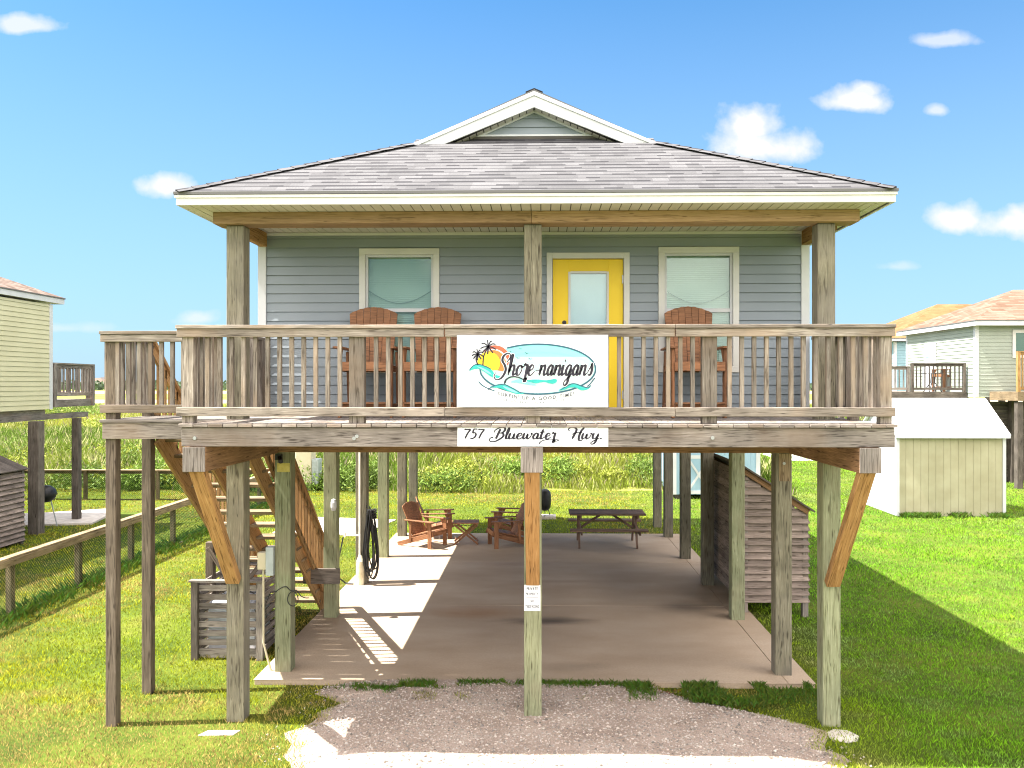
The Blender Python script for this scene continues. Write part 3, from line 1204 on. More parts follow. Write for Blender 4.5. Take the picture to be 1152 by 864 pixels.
def marsh():
    n = 520000
    u = rng.random(n)
    Y = 26.6 * (115.0 / 26.6) ** (u ** 1.05)
    X = rng.uniform(-0.75, 0.75, n) * Y * 1.02
    edge = 27.2 + 0.7 * np.sin(X * 0.7) + 0.5 * np.sin(X * 1.9 + 1)
    ok = Y > edge
    # the houses to the right stand on mown lawn
    ok &= ~((X > 8.5) & (Y < 62) & (X > 0.26 * Y))
    X, Y = X[ok], Y[ok]
    n1 = vnoise(X, Y, 0.22, 31)
    n2 = vnoise(X, Y, 0.9, 32)
    n3 = vnoise(X, Y * 0.5, 0.10, 33)
    near = np.clip((Y - (27.2 + 0.7 * np.sin(X * 0.7) + 0.5 * np.sin(X * 1.9 + 1))) / 2.5, 0.0, 1)
    h = (0.42 + 0.5 * n1 + 0.42 * n2) * (0.35 + 0.65 * near) * rng.uniform(0.6, 1.15, len(X))
    w = 0.013 * Y / 27 * rng.uniform(0.6, 1.5, len(X))
    yel = np.clip((n3 - 0.42) * 2.4, 0, 1)[:, None]
    c = np.array([[0.12, 0.20, 0.022]]) * (1 - yel) + np.array([[0.30, 0.32, 0.045]]) * yel
    pale = (rng.random((len(X), 1)) < 0.22 * n2[:, None] * 1.4)
    c = np.where(pale, np.array([[0.50, 0.48, 0.22]]), c)
    pur = rng.random((len(X), 1)) < 0.05
    c = np.where(pur, np.array([[0.26, 0.18, 0.17]]), c)
    c = c * rng.uniform(0.5, 1.45, (len(X), 1))
    struct(blades('marsh_grass', X, Y, np.full(len(X), LZ), h, w, c, lean=0.45), 'stuff')

    # shrubs: leaf clumps scattered in and at the front of the marsh
    cx, cy, cr, ch = [], [], [], []
    for k in range(260):
        y = 27.8 * (110 / 27.8) ** rng.random()
        x = rng.uniform(-0.74, 0.72) * y
        if x > 8 and y < 62:
            continue
        if k % 3 and x > -0.35 * y:
            continue
        cx.append(x), cy.append(y), cr.append(rng.uniform(0.6, 1.7) * (1 + y / 90)), ch.append(rng.uniform(0.5, 1.15))
    for k in range(44):
        cx.append(rng.uniform(-19, -3)), cy.append(27.4 + rng.uniform(0, 1.6)), cr.append(rng.uniform(.5, 1.0)), ch.append(rng.uniform(.4, .85))
    for k in range(22):
        cx.append(rng.uniform(-3, 5.5)), cy.append(28.6 + rng.uniform(0, 2.5)), cr.append(rng.uniform(.4, .9)), ch.append(rng.uniform(.5, .95))
    AX, AY, AZ, AC, AS = [], [], [], [], []
    for x, y, r, hh in zip(cx, cy, cr, ch):
        m_ = 620
        th = rng.uniform(0, 2 * np.pi, m_)
        ph = np.arccos(rng.uniform(-0.1, 1, m_))
        rad = rng.uniform(0.65, 1.08, m_)
        # lumpy outline
        rad *= 1 + 0.22 * np.sin(th * 3 + x) * np.sin(ph * 4 + y)
        AX.append(x + r * rad * np.cos(th) * np.sin(ph))
        AY.append(y + r * rad * np.sin(th) * np.sin(ph))
        AZ.append(LZ + hh * rad * np.cos(ph) + 0.1)
        g = rng.uniform(0.7, 1.3)
        b = np.array([0.12, 0.185, 0.03]) * g
        if rng.random() < 0.25:
            b = np.array([0.25, 0.28, 0.04])
        AC.append(b[None] * rng.uniform(0.5, 1.6, (m_, 1)))
        AS.append(np.full(m_, 0.035 * (1 + y / 42)))
    X, Y, Z, s = map(np.concatenate, (AX, AY, AZ, AS))
    C = np.concatenate(AC)
    struct(blades('marsh_shrubs', X, Y, Z, s * 1.3, s, C, lean=2.2), 'stuff')

    # low dark line of far trees and scrub at the horizon
    n = 26000
    Y = rng.uniform(420, 900, n)
    X = rng.uniform(-0.8, 0.8, n) * Y
    hh = 2.0 + 5.5 * vnoise(X, Y, 0.012, 51) ** 2
    Z = LZ + rng.random(n) * hh
    c = np.array([[0.05, 0.075, 0.04]]) * rng.uniform(0.6, 1.6, (n, 1))
    struct(blades('far_trees', X, Y, Z, np.full(n, 1.6), np.full(n, 3.0), c, lean=1.2), 'stuff')


marsh()

# =================================================================== THE HOUSE
HX, HY = -0.1, 14.0
house = at_world(thing('stilt_house', 'blue-grey clapboard cottage raised on timber posts with a yellow door and front deck', 'house', (HX, HY, 0)))

WY = 9.75                                    # front wall
WXL, WXR = gx(293, WY), gx(908, WY)
WB = 18.9                                    # back wall
CEIL = 5.45
DZ = 3.22                                    # deck level


def px_rect(x0, x1, y0, y1, Y):
    return (gx(x0, Y), gx(x1, Y), gz((x0 + x1) / 2, y1, Y), gz((x0 + x1) / 2, y0, Y))


win_l = px_rect(404.6, 494.4, 279.8, 419.5, WY)
win_r = px_rect(740.5, 831, 278, 419, WY)
door = px_rect(615, 708, 284.5, 458, WY)
door = (door[0], door[1], DZ, door[3])
fr = 0.075


def hole(w, f=0.05):
    return (w[0] + f, w[1] - f, w[2] + (f if w is not door else -.1), w[3] - f)


holes = [hole(win_l), hole(win_r), hole(door)]
mb = MB()
siding(mb, (0, WY, 0), (1, 0, 0), (0, -1, 0), WXL, WXR, 3.02, CEIL, holes=holes)
siding(mb, (WXR, 0, 0), (0, 1, 0), (1, 0, 0), WY, WB, 3.02, CEIL)
siding(mb, (WXL, 0, 0), (0, 1, 0), (-1, 0, 0), WY, WB, 3.02, CEIL)
siding(mb, (0, WB, 0), (1, 0, 0), (0, 1, 0), WXL, WXR, 3.02, CEIL)
wall_backing(mb, (0, WY, 0), (1, 0, 0), (0, -1, 0), WXL + .01, WXR - .01, 3.03, CEIL, holes=holes)
wall_backing(mb, (WXR, 0, 0), (0, 1, 0), (1, 0, 0), WY + .13, WB - .13, 3.03, CEIL)
wall_backing(mb, (WXL, 0, 0), (0, 1, 0), (-1, 0, 0), WY + .13, WB - .13, 3.03, CEIL)
wall_backing(mb, (0, WB, 0), (1, 0, 0), (0, 1, 0), WXL + .01, WXR - .01, 3.03, CEIL)
wall = mb.build('wall', 'siding', house)

mb = MB()
for x, sx in ((WXL, 1), (WXR, -1)):
    for y, sy in ((WY, 1), (WB, -1)):
        mb.span(x - sx * .022, x + sx * .075, y - sy * .024, y - sy * .002, 3.0, CEIL - .004)
        mb.span(x - sx * .024, x - sx * .001, y - sy * .022, y + sy * .075, 3.0, CEIL - .006)
        mb.build('corner_trim', 'white', wall)
        mb = MB()
mb.span(WXL - .02, WXR + .02, WY - .03, WY - .002, CEIL - .035, CEIL - .002)
mb.build('frieze_trim', 'white', wall)

mb = MB()
mb.span(WXL + .02, WXR - .02, WY + .02, WB - .02, 3.0, 3.2, tint=.9)
mb.build('floor', 'brown_wood', house)


def window(w, Y, sash_y, line_reflection=True):
    x0, x1, z0, z1 = w
    mb = MB()
    Yf = Y - .034
    mb.span(x0, x1, Yf, Y - .001, z1 - fr, z1)
    mb.span(x0, x1, Yf, Y - .001, z0, z0 + fr)
    mb.span(x0, x0 + fr, Yf + .001, Y + .09, z0 + fr, z1 - fr)
    mb.span(x1 - fr, x1, Yf + .001, Y + .09, z0 + fr, z1 - fr)
    mb.span(x0 + .04, x1 - .04, Y, Y + .09, z1 - fr - .002, z1 - .05)
    mb.span(x0 + .04, x1 - .04, Y, Y + .09, z0 + .05, z0 + fr + .002)
    f = mb.build('window', 'trim', house, bevel=.003)
    mb = MB()
    a, b = x0 + fr, x1 - fr
    g = .028
    mb.span(a, b, Y + .0, Y + .035, z1 - fr - g, z1 - fr)
    mb.span(a, b, Y + .0, Y + .035, sash_y - .022, sash_y + .022)
    mb.span(a, b, Y + .02, Y + .05, z0 + fr, z0 + fr + g)
    for xx in (a, b - g):
        mb.span(xx, xx + g, Y + .002, Y + .034, z0 + fr, z1 - fr)
    mb.build('sash', 'white', f)
    mb = MB()
    mb.span(a + .01, b - .01, Y + .022, Y + .026, z0 + fr + .01, z1 - fr - .01)
    mb.build('pane', 'pane', f)
    mb = MB()
    z = z0 + fr
    while z < z1 - fr - .03:
        mb.box(((a + b) / 2, Y + .085, z), (b - a - .01, .036, .002), Matrix.Rotation(R(58), 3, 'X'))
        z += .0235
    mb.span(a, b, Y + .11, Y + .115, z0 + fr, z1 - fr)
    if line_reflection:  # thin tube standing in for the power line's reflection in the glass
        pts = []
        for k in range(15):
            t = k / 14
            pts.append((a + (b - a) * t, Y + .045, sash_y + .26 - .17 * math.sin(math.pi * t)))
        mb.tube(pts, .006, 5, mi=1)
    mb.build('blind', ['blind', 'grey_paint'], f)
    return f


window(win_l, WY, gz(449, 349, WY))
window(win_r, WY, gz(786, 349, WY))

# the yellow door with its glazed upper half
x0, x1, z0, z1 = door
mb = MB()
mb.span(x0, x0 + .07, WY - .034, WY + .1, DZ, z1)
mb.span(x1 - .07, x1, WY - .034, WY + .1, DZ, z1)
mb.span(x0 + .07, x1 - .07, WY - .034, WY + .1, z1 - .07, z1)
mb.span(x0 + .07, x1 - .07, WY - .02, WY + .1, DZ, DZ + .03)
dframe = mb.build('door_frame', 'trim', house, bevel=.003)
mb = MB()
a, b = x0 + .075, x1 - .075
ga, gb = gx(640, WY), gx(684.5, WY)
gt = gz(662, 305.5, WY)
gbot = DZ + .92
mb.span(a, ga, WY + .02, WY + .062, DZ + .035, z1 - .075, tint=1)
mb.span(gb, b, WY + .02, WY + .062, DZ + .035, z1 - .075, tint=1)
mb.span(ga, gb, WY + .02, WY + .062, gt, z1 - .075, tint=1)
mb.span(ga, gb, WY + .02, WY + .062, DZ + .035, gbot, tint=1)
for (p, q) in ((ga + .02, (ga + gb) / 2 - .02), ((ga + gb) / 2 + .02, gb - .02)):
    mb.span(p, q, WY + .014, WY + .02, DZ + .2, gbot - .12, tint=1)
dr = mb.build('door', 'yellow', house, bevel=.003)
mb = MB()
e = .022
for (p, q, r_, s_) in ((ga - .006, ga + e, gbot, gt), (gb - e, gb + .006, gbot, gt), (ga + e, gb - e, gt - e, gt + .006), (ga + e, gb - e, gbot - .006, gbot + e)):
    mb.span(p, q, WY + .008, WY + .05, r_, s_)
mb.build('glass_frame', 'trim', dr)
mb = MB()
mb.span(ga + .01, gb - .01, WY + .03, WY + .034, gbot + .01, gt - .01)
mb.build('pane', 'pane_door', dr)
mb = MB()
z = gbot + .03
while z < gt - .03:
    mb.box(((ga + gb) / 2, WY + .05, z), (gb - ga - .03, .016, .0015), Matrix.Rotation(R(62), 3, 'X'))
    z += .0125
mb.span(ga + .01, gb - .01, WY + .06, WY + .063, gbot, gt)
mb.build('blind', 'blind_white', dr)
mb = MB()
hx = ga - .055
mb.tube([(hx, WY + .02, DZ + 1.0), (hx, WY - .035, DZ + 1.0)], .012, 10)
mb.tube([(hx, WY - .035, DZ + 1.0), (hx, WY - .065, DZ + 1.0)], [.026, .022], 12)
mb.build('handle', 'black', dr)
mb = MB()
mb.tube([(hx, WY + .02, DZ + 1.13), (hx, WY + .005, DZ + 1.13)], .026, 12)
mb.build('lock', 'black', dr)
mb = MB()
for zz in (DZ + .25, DZ + 1.0, z1 - .32):
    mb = MB()
    mb.span(b - .012, b + .012, WY + .004, WY + .02, zz - .05, zz + .05)
    mb.build('hinge', 'steel', dr)

# ---- roof
YE, YBK = 8.2, 21.6
XL, XR = gx(198, YE), gx(1008, YE)
ZE = 5.585
XC = (XL + XR) / 2
HWD = (XR - XL) / 2
S2 = 0.44
RZ = ZE + S2 * HWD
INX, INY = 2.19, 1.605
ZG = ZE + S2 * INX
S1 = (ZG - ZE) / INY
GY = 10.0


def roof_face(mb, pts, uvf, thick=.028):
    a = [Vector(p) for p in pts]
    b_ = [p - Vector((0, 0, thick)) for p in a]
    base = len(mb.v)
    n = len(a)
    mb.v += a + b_
    mb._face([base + i for i in range(n)], [uvf(p) for p in a], 1.0)
    mb._face([base + n + i for i in range(n)][::-1], [uvf(p) for p in a][::-1], 1.0, 1)
    for i in range(n):
        j = (i + 1) % n
        mb._face([base + i, base + n + i, base + n + j, base + j], [(0, 0)] * 4, 1.0, 1)


mb = MB()
q1 = math.sqrt(1 + S1 * S1)
q2 = math.sqrt(1 + S2 * S2)
zz = ZE + S1 * (GY - YE)
ex = .02
for (ye, sg) in ((YE, 1), (YBK, -1)):
    yy = ye + sg * INY
    yg = ye + sg * (GY - YE)
    xin = (GY - YE) / INY * INX
    roof_face(mb, [(XL - ex, ye - sg * ex, ZE), (XR + ex, ye - sg * ex, ZE), (XR - INX, yy, ZG), (XR - INX - .02, yg, zz), (XL + INX + .02, yg, zz), (XL + INX, yy, ZG)],
              lambda p, ye=ye, sg=sg: (p.x, (p.y - ye) * sg * q1))
for (xe, sg) in ((XL, 1), (XR, -1)):
    roof_face(mb, [(xe - sg * ex, YE - ex, ZE), (xe + sg * INX, YE + INY, ZG), (XC, YE + INY - .01, RZ), (XC, YBK - INY + .01, RZ), (xe + sg * INX, YBK - INY, ZG), (xe - sg * ex, YBK + ex, ZE)],
              lambda p, xe=xe, sg=sg: (p.y, (p.x - xe) * sg * q2 + .03))
edge_m = flat('shingle_edge', (0.12, 0.118, 0.12), .9)
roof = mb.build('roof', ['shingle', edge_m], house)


def cap_line(mb, p0, p1, w=.105, step=.16):
    """overlapping ridge or hip shingles"""
    p0, p1 = Vector(p0), Vector(p1)
    L_ = (p1 - p0).length
    d = (p1 - p0) / L_
    side = d.cross(Vector((0, 0, 1))).normalized()
    up = side.cross(d)
    k = 0
    while k * step < L_ - .05:
        a = p0 + d * (k * step)
        b_ = p0 + d * min(L_, (k + 1) * step + .04)
        for sg in (1, -1):
            mb.poly([a + up * .016, b_ + up * .006, b_ + side * sg * w - up * w * .33, a + side * sg * w - up * w * .33 + up * .008], tint=random.uniform(.6, 1.2),
                    uvs=[(k * .4, 0.02), (k * .4 + .1, 0.02), (k * .4 + .1, .1), (k * .4, .1)])
        mb.poly([a + up * .016, a + side * w - up * (w * .33 - .008), a + side * w - up * w * .36, a], uvs=[(0, 0)] * 4)
        mb.poly([a + up * .016, a - side * w - up * (w * .33 - .008), a - side * w - up * w * .36, a], uvs=[(0, 0)] * 4)
        k += 1


mb = MB()
for (ye, sg) in ((YE, 1), (YBK, -1)):
    for (xe, sx) in ((XL, 1), (XR, -1)):
        cap_line(mb, (xe, ye, ZE + .012), (xe + sx * INX, ye + sg * INY, ZG + .012))
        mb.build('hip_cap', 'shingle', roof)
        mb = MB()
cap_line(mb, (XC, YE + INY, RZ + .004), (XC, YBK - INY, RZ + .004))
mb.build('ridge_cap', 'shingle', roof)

mb = MB()
t = .03
for (y, sg) in ((YE, 1), (YBK, -1)):
    mb.span(XL, XR, y, y + sg * t, CEIL, ZE - .03)
    mb.span(XL - .012, XR + .012, y - sg * .012, y - sg * .001, ZE - .062, ZE - .03)
for (x, sg) in ((XL, 1), (XR, -1)):
    mb.span(x, x + sg * t, YE + t, YBK - t, CEIL, ZE - .03)
    mb.span(x - sg * .012, x - sg * .001, YE, YBK, ZE - .062, ZE - .03)
mb.build('fascia', 'trim', roof, bevel=.002)

mb = MB()
mb.span(XL + t, XR - t, YE + t, YBK - t, CEIL + .010, CEIL + .014, mi=1)
x = XL + t + .004
while x < XR - t - .1:
    mb.span(x, x + .094, YE + t + .001, YBK - t - .001, CEIL + .002, CEIL + .008, tint=1)
    x += .104
mb.build('soffit', ['soffit', 'soffit_dark'], roof)

# gable end
mb = MB()
gz0 = ZE + S1 * (GY - YE)


def gtop(z):
    hw = max(0, (RZ - .19 - z) / S2)
    return (XC - hw, XC + hw)


siding(mb, (0, GY, 0), (1, 0, 0), (0, -1, 0), 0, 0, gz0 + .03, RZ - .2, top=gtop)
mb.build('gable_wall', 'siding', roof)
mb = MB()
siding(mb, (0, YBK - (GY - YE), 0), (1, 0, 0), (0, 1, 0), 0, 0, gz0 + .03, RZ - .2, top=gtop)
mb.build('gable_wall', 'siding', roof)
mb = MB()
for (y, sg) in ((YE + INY, 1), (YBK - INY, -1)):
    for sx in (1, -1):
        hw = HWD - INX
        A = Vector((XC - sx * hw, y, ZG - .01))
        T = Vector((XC, y, RZ - .03))
        dz = .185
        mb.prism([A, T, T - Vector((0, 0, dz)), A + Vector((sx * (dz - .02) / S2, 0, .0))], (0, sg * .03, 0))
        B0 = A + Vector((-sx * .03, -sg * .015, -.004))
        B1 = T + Vector((0, -sg * .015, .006))
        mb.prism([B0, B1, B1 - Vector((0, 0, .05)), B0 + Vector((sx * .08, 0, -.01))], (0, sg * .014, 0))
        # trim where the boards meet the rake
        yt = GY - .03 if sg == 1 else YBK - (GY - YE) + .03
        C0 = Vector((XC, yt, RZ - .19))
        hw2 = (C0.z - gz0 - .02) / S2
        C1 = Vector((XC - sx * hw2, yt, gz0 + .02))
        mb.build('rake_board', 'white', roof, bevel=.002)
        mb = MB()
        mb.prism([C1, C0, C0 - Vector((0, 0, .035)), C1 + Vector((sx * .08, 0, 0))], (0, sg * .02, 0))
        mb.build('gable_trim', 'white', roof, bevel=.002)
        mb = MB()
mb.span(XC - 1.02, XC + 1.02, GY - .035, GY - .01, gz0 + .022, gz0 + .045)
mb.build('gable_trim', 'white', roof, bevel=.002)
mb = MB()
for sx in (1, -1):
    k = 0
    while k < 13:
        f0, f1 = k / 13, (k + .86) / 13
        T = Vector((XC, 0, RZ - .205))
        A = Vector((XC - sx * 1.15, 0, RZ - .205 - 1.15 * S2))
        P0, P1 = A.lerp(T, f0), A.lerp(T, f1)
        mb.poly([(P0.x, 9.84, P0.z), (P1.x, 9.84, P1.z), (P1.x, GY, P1.z), (P0.x, GY, P0.z)])
        k += 1
    T = Vector((XC, 0, RZ - .195))
    A = Vector((XC - sx * 1.2, 0, RZ - .195 - 1.2 * S2))
    mb.poly([(A.x, 9.84, A.z), (T.x, 9.84, T.z), (T.x, GY, T.z), (A.x, GY, A.z)], mi=1)
mb.span(XC - 1.25, XC + 1.25, GY - .03, GY - .012, gz0 - .01, gz0 + .02, mi=1)
mb.build('rake_soffit', ['soffit', 'soffit_dark'], roof)

# ---- porch beams and posts above the deck
mb = MB()
PY = 8.62
bxl, bxr = gx(240, 8.55), gx(967, 8.55)
mid = gx(598, 8.55)
mb.span(bxl, mid, 8.54, 8.80, 5.325, CEIL)
mb.span(mid + .003, bxr, 8.541, 8.80, 5.325, CEIL)
mb.build('porch_beam', 'beam_paint', house, bevel=.004)
mb = MB()
mb.span(gx(301, WY) - .09, gx(301, WY), 8.81, WY - .02, 5.28, CEIL - .001)
mb.build('porch_beam', 'orange_wood', house, bevel=.004)
mb = MB()
mb.span(gx(901, WY), gx(901, WY) + .09, 8.81, WY - .02, 5.28, CEIL - .001)
mb.build('porch_beam', 'orange_wood', house, bevel=.004)
PW = .19
XPL = gx(254.5, PY) + PW / 2
XPR = gx(940, PY) - PW / 2
XPC = gx(599.5, PY)
for x in (XPL, XPC, XPR):
    mb = MB()
    mb.span(x - PW / 2, x + PW / 2, PY, PY + PW, 3.1, 5.323, tint=1.0)
    mb.build('porch_post', 'mid_post', house, bevel=.008)

# ---- posts below
LXR = gx(946, PY) - PW / 2
for x, m_ in ((XPL, 'mid_post'), (XPC, 'green_wood'), (LXR, 'green_wood')):
    mb = MB()
    mb.span(x - PW / 2, x + PW / 2, PY, PY + PW, -.3, 2.755, tint=1.0)
    mb.build('post', m_, house, bevel=.008)
ROWS = [9.94, 12.26, 14.36, 16.52, 18.83, 20.5]
LEFTX = [gx(309, 9.94), gx(364, 12.26), gx(400, 14.36), gx(425, 16.52), gx(447, 18.83), gx(460, 20.5)]
RIGHTX = [gx(891, 9.94), gx(838, 12.26), gx(804, 14.3), gx(777.5, 16.5), gx(757.5, 18.8), gx(744.5, 20.5)]
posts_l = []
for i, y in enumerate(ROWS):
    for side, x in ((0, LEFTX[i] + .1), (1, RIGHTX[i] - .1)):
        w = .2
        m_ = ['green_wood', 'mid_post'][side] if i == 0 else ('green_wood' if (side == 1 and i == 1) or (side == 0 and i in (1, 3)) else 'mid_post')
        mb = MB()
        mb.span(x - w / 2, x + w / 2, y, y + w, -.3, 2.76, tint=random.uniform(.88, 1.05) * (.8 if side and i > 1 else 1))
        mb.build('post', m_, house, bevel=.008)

# carrying beams
BXL = (gx(207, 7.62), gx(232, 7.62))
BXR = (gx(966, 7.62), gx(990, 7.62))
BXC = (gx(586, 7.62), gx(611, 7.62))
for (a, b) in (BXL, BXR, BXC):
    mb = MB()
    c = (a + b) / 2
    mb.span(a, c - .001, 7.60, 9.73, 2.757, 2.998)
    mb.span(c + .001, b, 7.604, 9.73, 2.757, 2.998)
    bo = mb.build('beam', 'brown_wood', house, bevel=.004)
    mb = MB()
    mb.span(a, b, 7.588, 7.599, 2.759, 2.997)
    mb.build('end_board', 'grey_wood', bo, bevel=.002)
for y in ROWS:
    mb = MB()
    mb.span(WXL - .05, WXR + .03, y - .18 if y == ROWS[0] else y, y + .19 if y > ROWS[0] else y + .12, 2.762, 2.999)
    mb.build('beam', 'brown_wood', house, bevel=.004)

# knee braces running forward from the posts
for (a, b), x in ((BXL, XPL), (BXR, LXR), (BXC, XPC)):
    cx_ = (a + b) / 2
    mb = MB()
    x_low = x if x != LXR else x - .01
    mb.beam((x_low, 8.585, 1.47), (cx_, 7.66, 2.80), .145, .09, up=(0, -1, .8), tint=1.0)
    mb.build('brace', 'orange_wood', house, bevel=.005)

# ---- deck
mb = MB()
dxl, dxr = gx(203, 7.6), gx(1008, 7.6)
brk = [dxl, gx(514, 7.6), gx(640, 7.6) + .2, dxr]
for a, b in ((dxl, -.55), (-.547, dxr)):
    mb.span(a, b, 7.62, 7.66, 3.0, 3.185)
mb.span(dxl, dxl + .04, 7.661, WY - .04, 3.001, 3.186)
mb.span(dxr - .04, dxr, 7.661, WY - .04, 3.001, 3.186)
x = dxl + .4
while x < dxr - .1:
    mb.span(x, x + .04, 7.662, WY - .04, 3.003, 3.184)
    x += .42
rim = mb.build('deck_frame', 'grey_wood', house, bevel=.004)
mb = MB()
x = dxl - .015
while x < dxr:
    e_ = random.uniform(-.006, .006)
    mb.span(x, min(x + .137, dxr + .015), 7.585 + e_, WY - .03, 3.188, DZ)
    x += .143
mb.build('deck_boards', 'grey_wood', house, bevel=.003)


def frame_box(mb, axis, fixed, a0, a1, t0, t1, z0, z1, **k):
    if axis == 'x':
        mb.span(a0, a1, fixed + t0, fixed + t1, z0, z1, **k)
    else:
        mb.span(fixed + t0, fixed + t1, a0, a1, z0, z1, **k)


bal_count = [0]


def railing(axis, fixed, a0, a1, inward, posts=(), spacing=.1165, zoff=0.0, skip=(), pw=.13, name='railing', parent=None, breaks=(), mat='rail_wood'):
    """top rail, bottom rail, posts and balusters; inward = +1/-1 is the side the posts stand on"""
    s = inward
    zd = DZ + zoff
    mb = MB()
    cuts = [a0, *breaks, a1]
    for a, b in zip(cuts[:-1], cuts[1:]):
        frame_box(mb, axis, fixed, a, b - .003, *sorted((-.02 * s, .125 * s)), zd + .91, zd + .945)
        frame_box(mb, axis, fixed, a + .004, b - .006, *sorted((0 * s, .038 * s)), zd + .83, zd + .909)
    top = mb.build(name, mat, parent or house, bevel=.004)
    mb = MB()
    for a, b in zip(cuts[:-1], cuts[1:]):
        frame_box(mb, axis, fixed, a, b - .003, *sorted((0, .038 * s)), zd + .072, zd + .158)
    mb.build('bottom_rail', mat, top, bevel=.004)
    for (p, w) in posts:
        mb = MB()
        frame_box(mb, axis, fixed, p - w / 2, p + w / 2, *sorted((.039 * s, .135 * s)), zd - .2 if w < 0 else zd + .001, zd + .908)
        mb.build('railing_post', mat, top, bevel=.004)
    a = a0 + .05
    first = None
    while a < a1 - .03:
        if not any(abs(a - p) < w / 2 + .022 for (p, w) in posts) and not any(u < a < v for (u, v) in skip):
            mb = MB()
            wv = .038
            frame_box(mb, axis, fixed, a - wv / 2, a + wv / 2, *sorted((.040 * s, .078 * s)), zd + .085, zd + .906)
            mb.build('baluster', mat, top)
        a += spacing
    return top


fp = [(gx(212, 7.66), .11), (gx(401.5, 7.66), .145), (gx(599.5, 7.66), .14), (gx(798, 7.66), .14), (gx(996, 7.66), .11)]
railing('x', 7.60, gx(198, 7.6), gx(1008, 7.6), 1, fp, breaks=(gx(500, 7.6), gx(760, 7.6)))
railing('y', gx(1008, 7.7) - .01, 7.75, WY - .05, -1, [(8.50, .1), (9.58, .1)])
railing('y', gx(204, 7.7), 7.75, 8.60, 1, [])
railing('y', gx(204, 7.7), 9.30, WY - .05, 1, [(9.36, .12), (9.62, .1)])

# ---- side landing and stairs
LY = 8.43
lx0, lx1 = gx(115, LY), dxl - .01
mb = MB()
mb.span(lx0, lx1, LY, LY + .04, 3.015, 3.185)
mb.span(lx0, lx0 + .04, LY + .041, 9.44, 3.016, 3.184)
mb.span(lx0, lx1, 9.44, 9.48, 3.015, 3.185)
y = LY - .02
while y < 9.42:
    mb.span(lx0 - .02, lx1, y, y + .137, 3.188, DZ)
    y += .143
stair_landing = mb.build('landing', 'grey_wood', house, bevel=.003)
for (px_, yy, top_) in ((124.3, 8.47, 1), (164.5, 9.36, 1)):
    x = gx(px_, yy)
    mb = MB()
    mb.span(x - .055, x + .055, yy + (.0 if yy > 9 else .0), yy + .11, -.3, 4.05, tint=.85)
    mb.build('landing_post', 'brown_post', house, bevel=.005)
railing('x', LY, gx(112, LY), lx1 - .01, 1, [], spacing=.118)
railing('y', lx0 + .0, LY + .14, 9.45, 1, [])
# stairs
ST0, ST1 = 9.47, 13.05
SZ0 = 3.15
slope = (SZ0 - LZ) / (ST1 - ST0)
sxl, sxr = gx(176, 9.47) + .03, -3.56
mb = MB()
for x in (sxl, (sxl + sxr) / 2, sxr):
    mb.beam((x, ST0, SZ0 - .16), (x, ST1, LZ + .02), .04, .26, up=(0, slope, 1), tint=1.0)
stairs = mb.build('staircase', 'honey_wood', house, bevel=.004)
nst = 15
for k in range(1, nst):
    f = k / nst
    z = SZ0 - (SZ0 - LZ) * f
    y = ST0 + (ST1 - ST0) * f - .10
    mb = MB()
    mb.span(sxl - .03, sxr + .03, y - .02, y + .115, z - .038, z)
    mb.span(sxl - .03, sxr + .03, y + .12, y + .24, z - .038, z)
    mb.build('tread', 'fence_wood', stairs, bevel=.003)
for x in (sxl - .06, sxr + .06):
    mb = MB()
    p0 = Vector((x, ST0 - .05, 4.10))
    p1 = Vector((x, ST1 - .25, 4.10 - slope * (ST1 - ST0 - .2)))
    mb.beam(p0, p1, .10, .04, up=(0, slope, 1))
    mb.beam(p0 - Vector((0, 0, .09)), p1 - Vector((0, 0, .09)), .038, .09, up=(0, slope, 1))
    mb.beam(p0 - Vector((0, 0, .78)), p1 - Vector((0, 0, .78)), .038, .09, up=(0, slope, 1))
    hr = mb.build('handrail', 'honey_wood', stairs, bevel=.003)
    y = ST0 + .1
    while y < ST1 - .3:
        z = 4.10 - slope * (y - ST0 + .05)
        mb = MB()
        mb.span(x - .019, x + .019, y, y + .038, z - .82, z - .06)
        mb.build('baluster', 'honey_wood', hr)
        y += .15
    mb = MB()
    mb.span(x - .045, x + .045, ST1 - .30, ST1 - .21, LZ - .1, p1.z - .02)
    mb.build('newel', 'honey_wood', stairs, bevel=.004)
mb = MB()
mb.span(gx(231, 11.1), gx(231, 11.1) + .11, 11.1, 11.2, -.3, SZ0 - slope * 1.63 - .3)
mb.beam((gx(232, 11.0), 11.05, 1.32), (gx(258, 11.0), 11.05, .82), .03, .055, up=(1, 0, 1))
mb.beam((gx(298, 11.0), 11.05, 1.22), (gx(275, 11.0), 11.05, .82), .03, .055, up=(1, 0, -1))
mb.build('stair_support', 'brown_post', house, bevel=.004)
mb = MB()
yb_ = 12.21
mb.span(sxr - .1, gx(382, yb_), yb_ - .0, yb_ + .045, gz(360, 657, yb_), gz(360, 640, yb_))
mb.build('tie_board', 'dark_wood', house, bevel=.004)

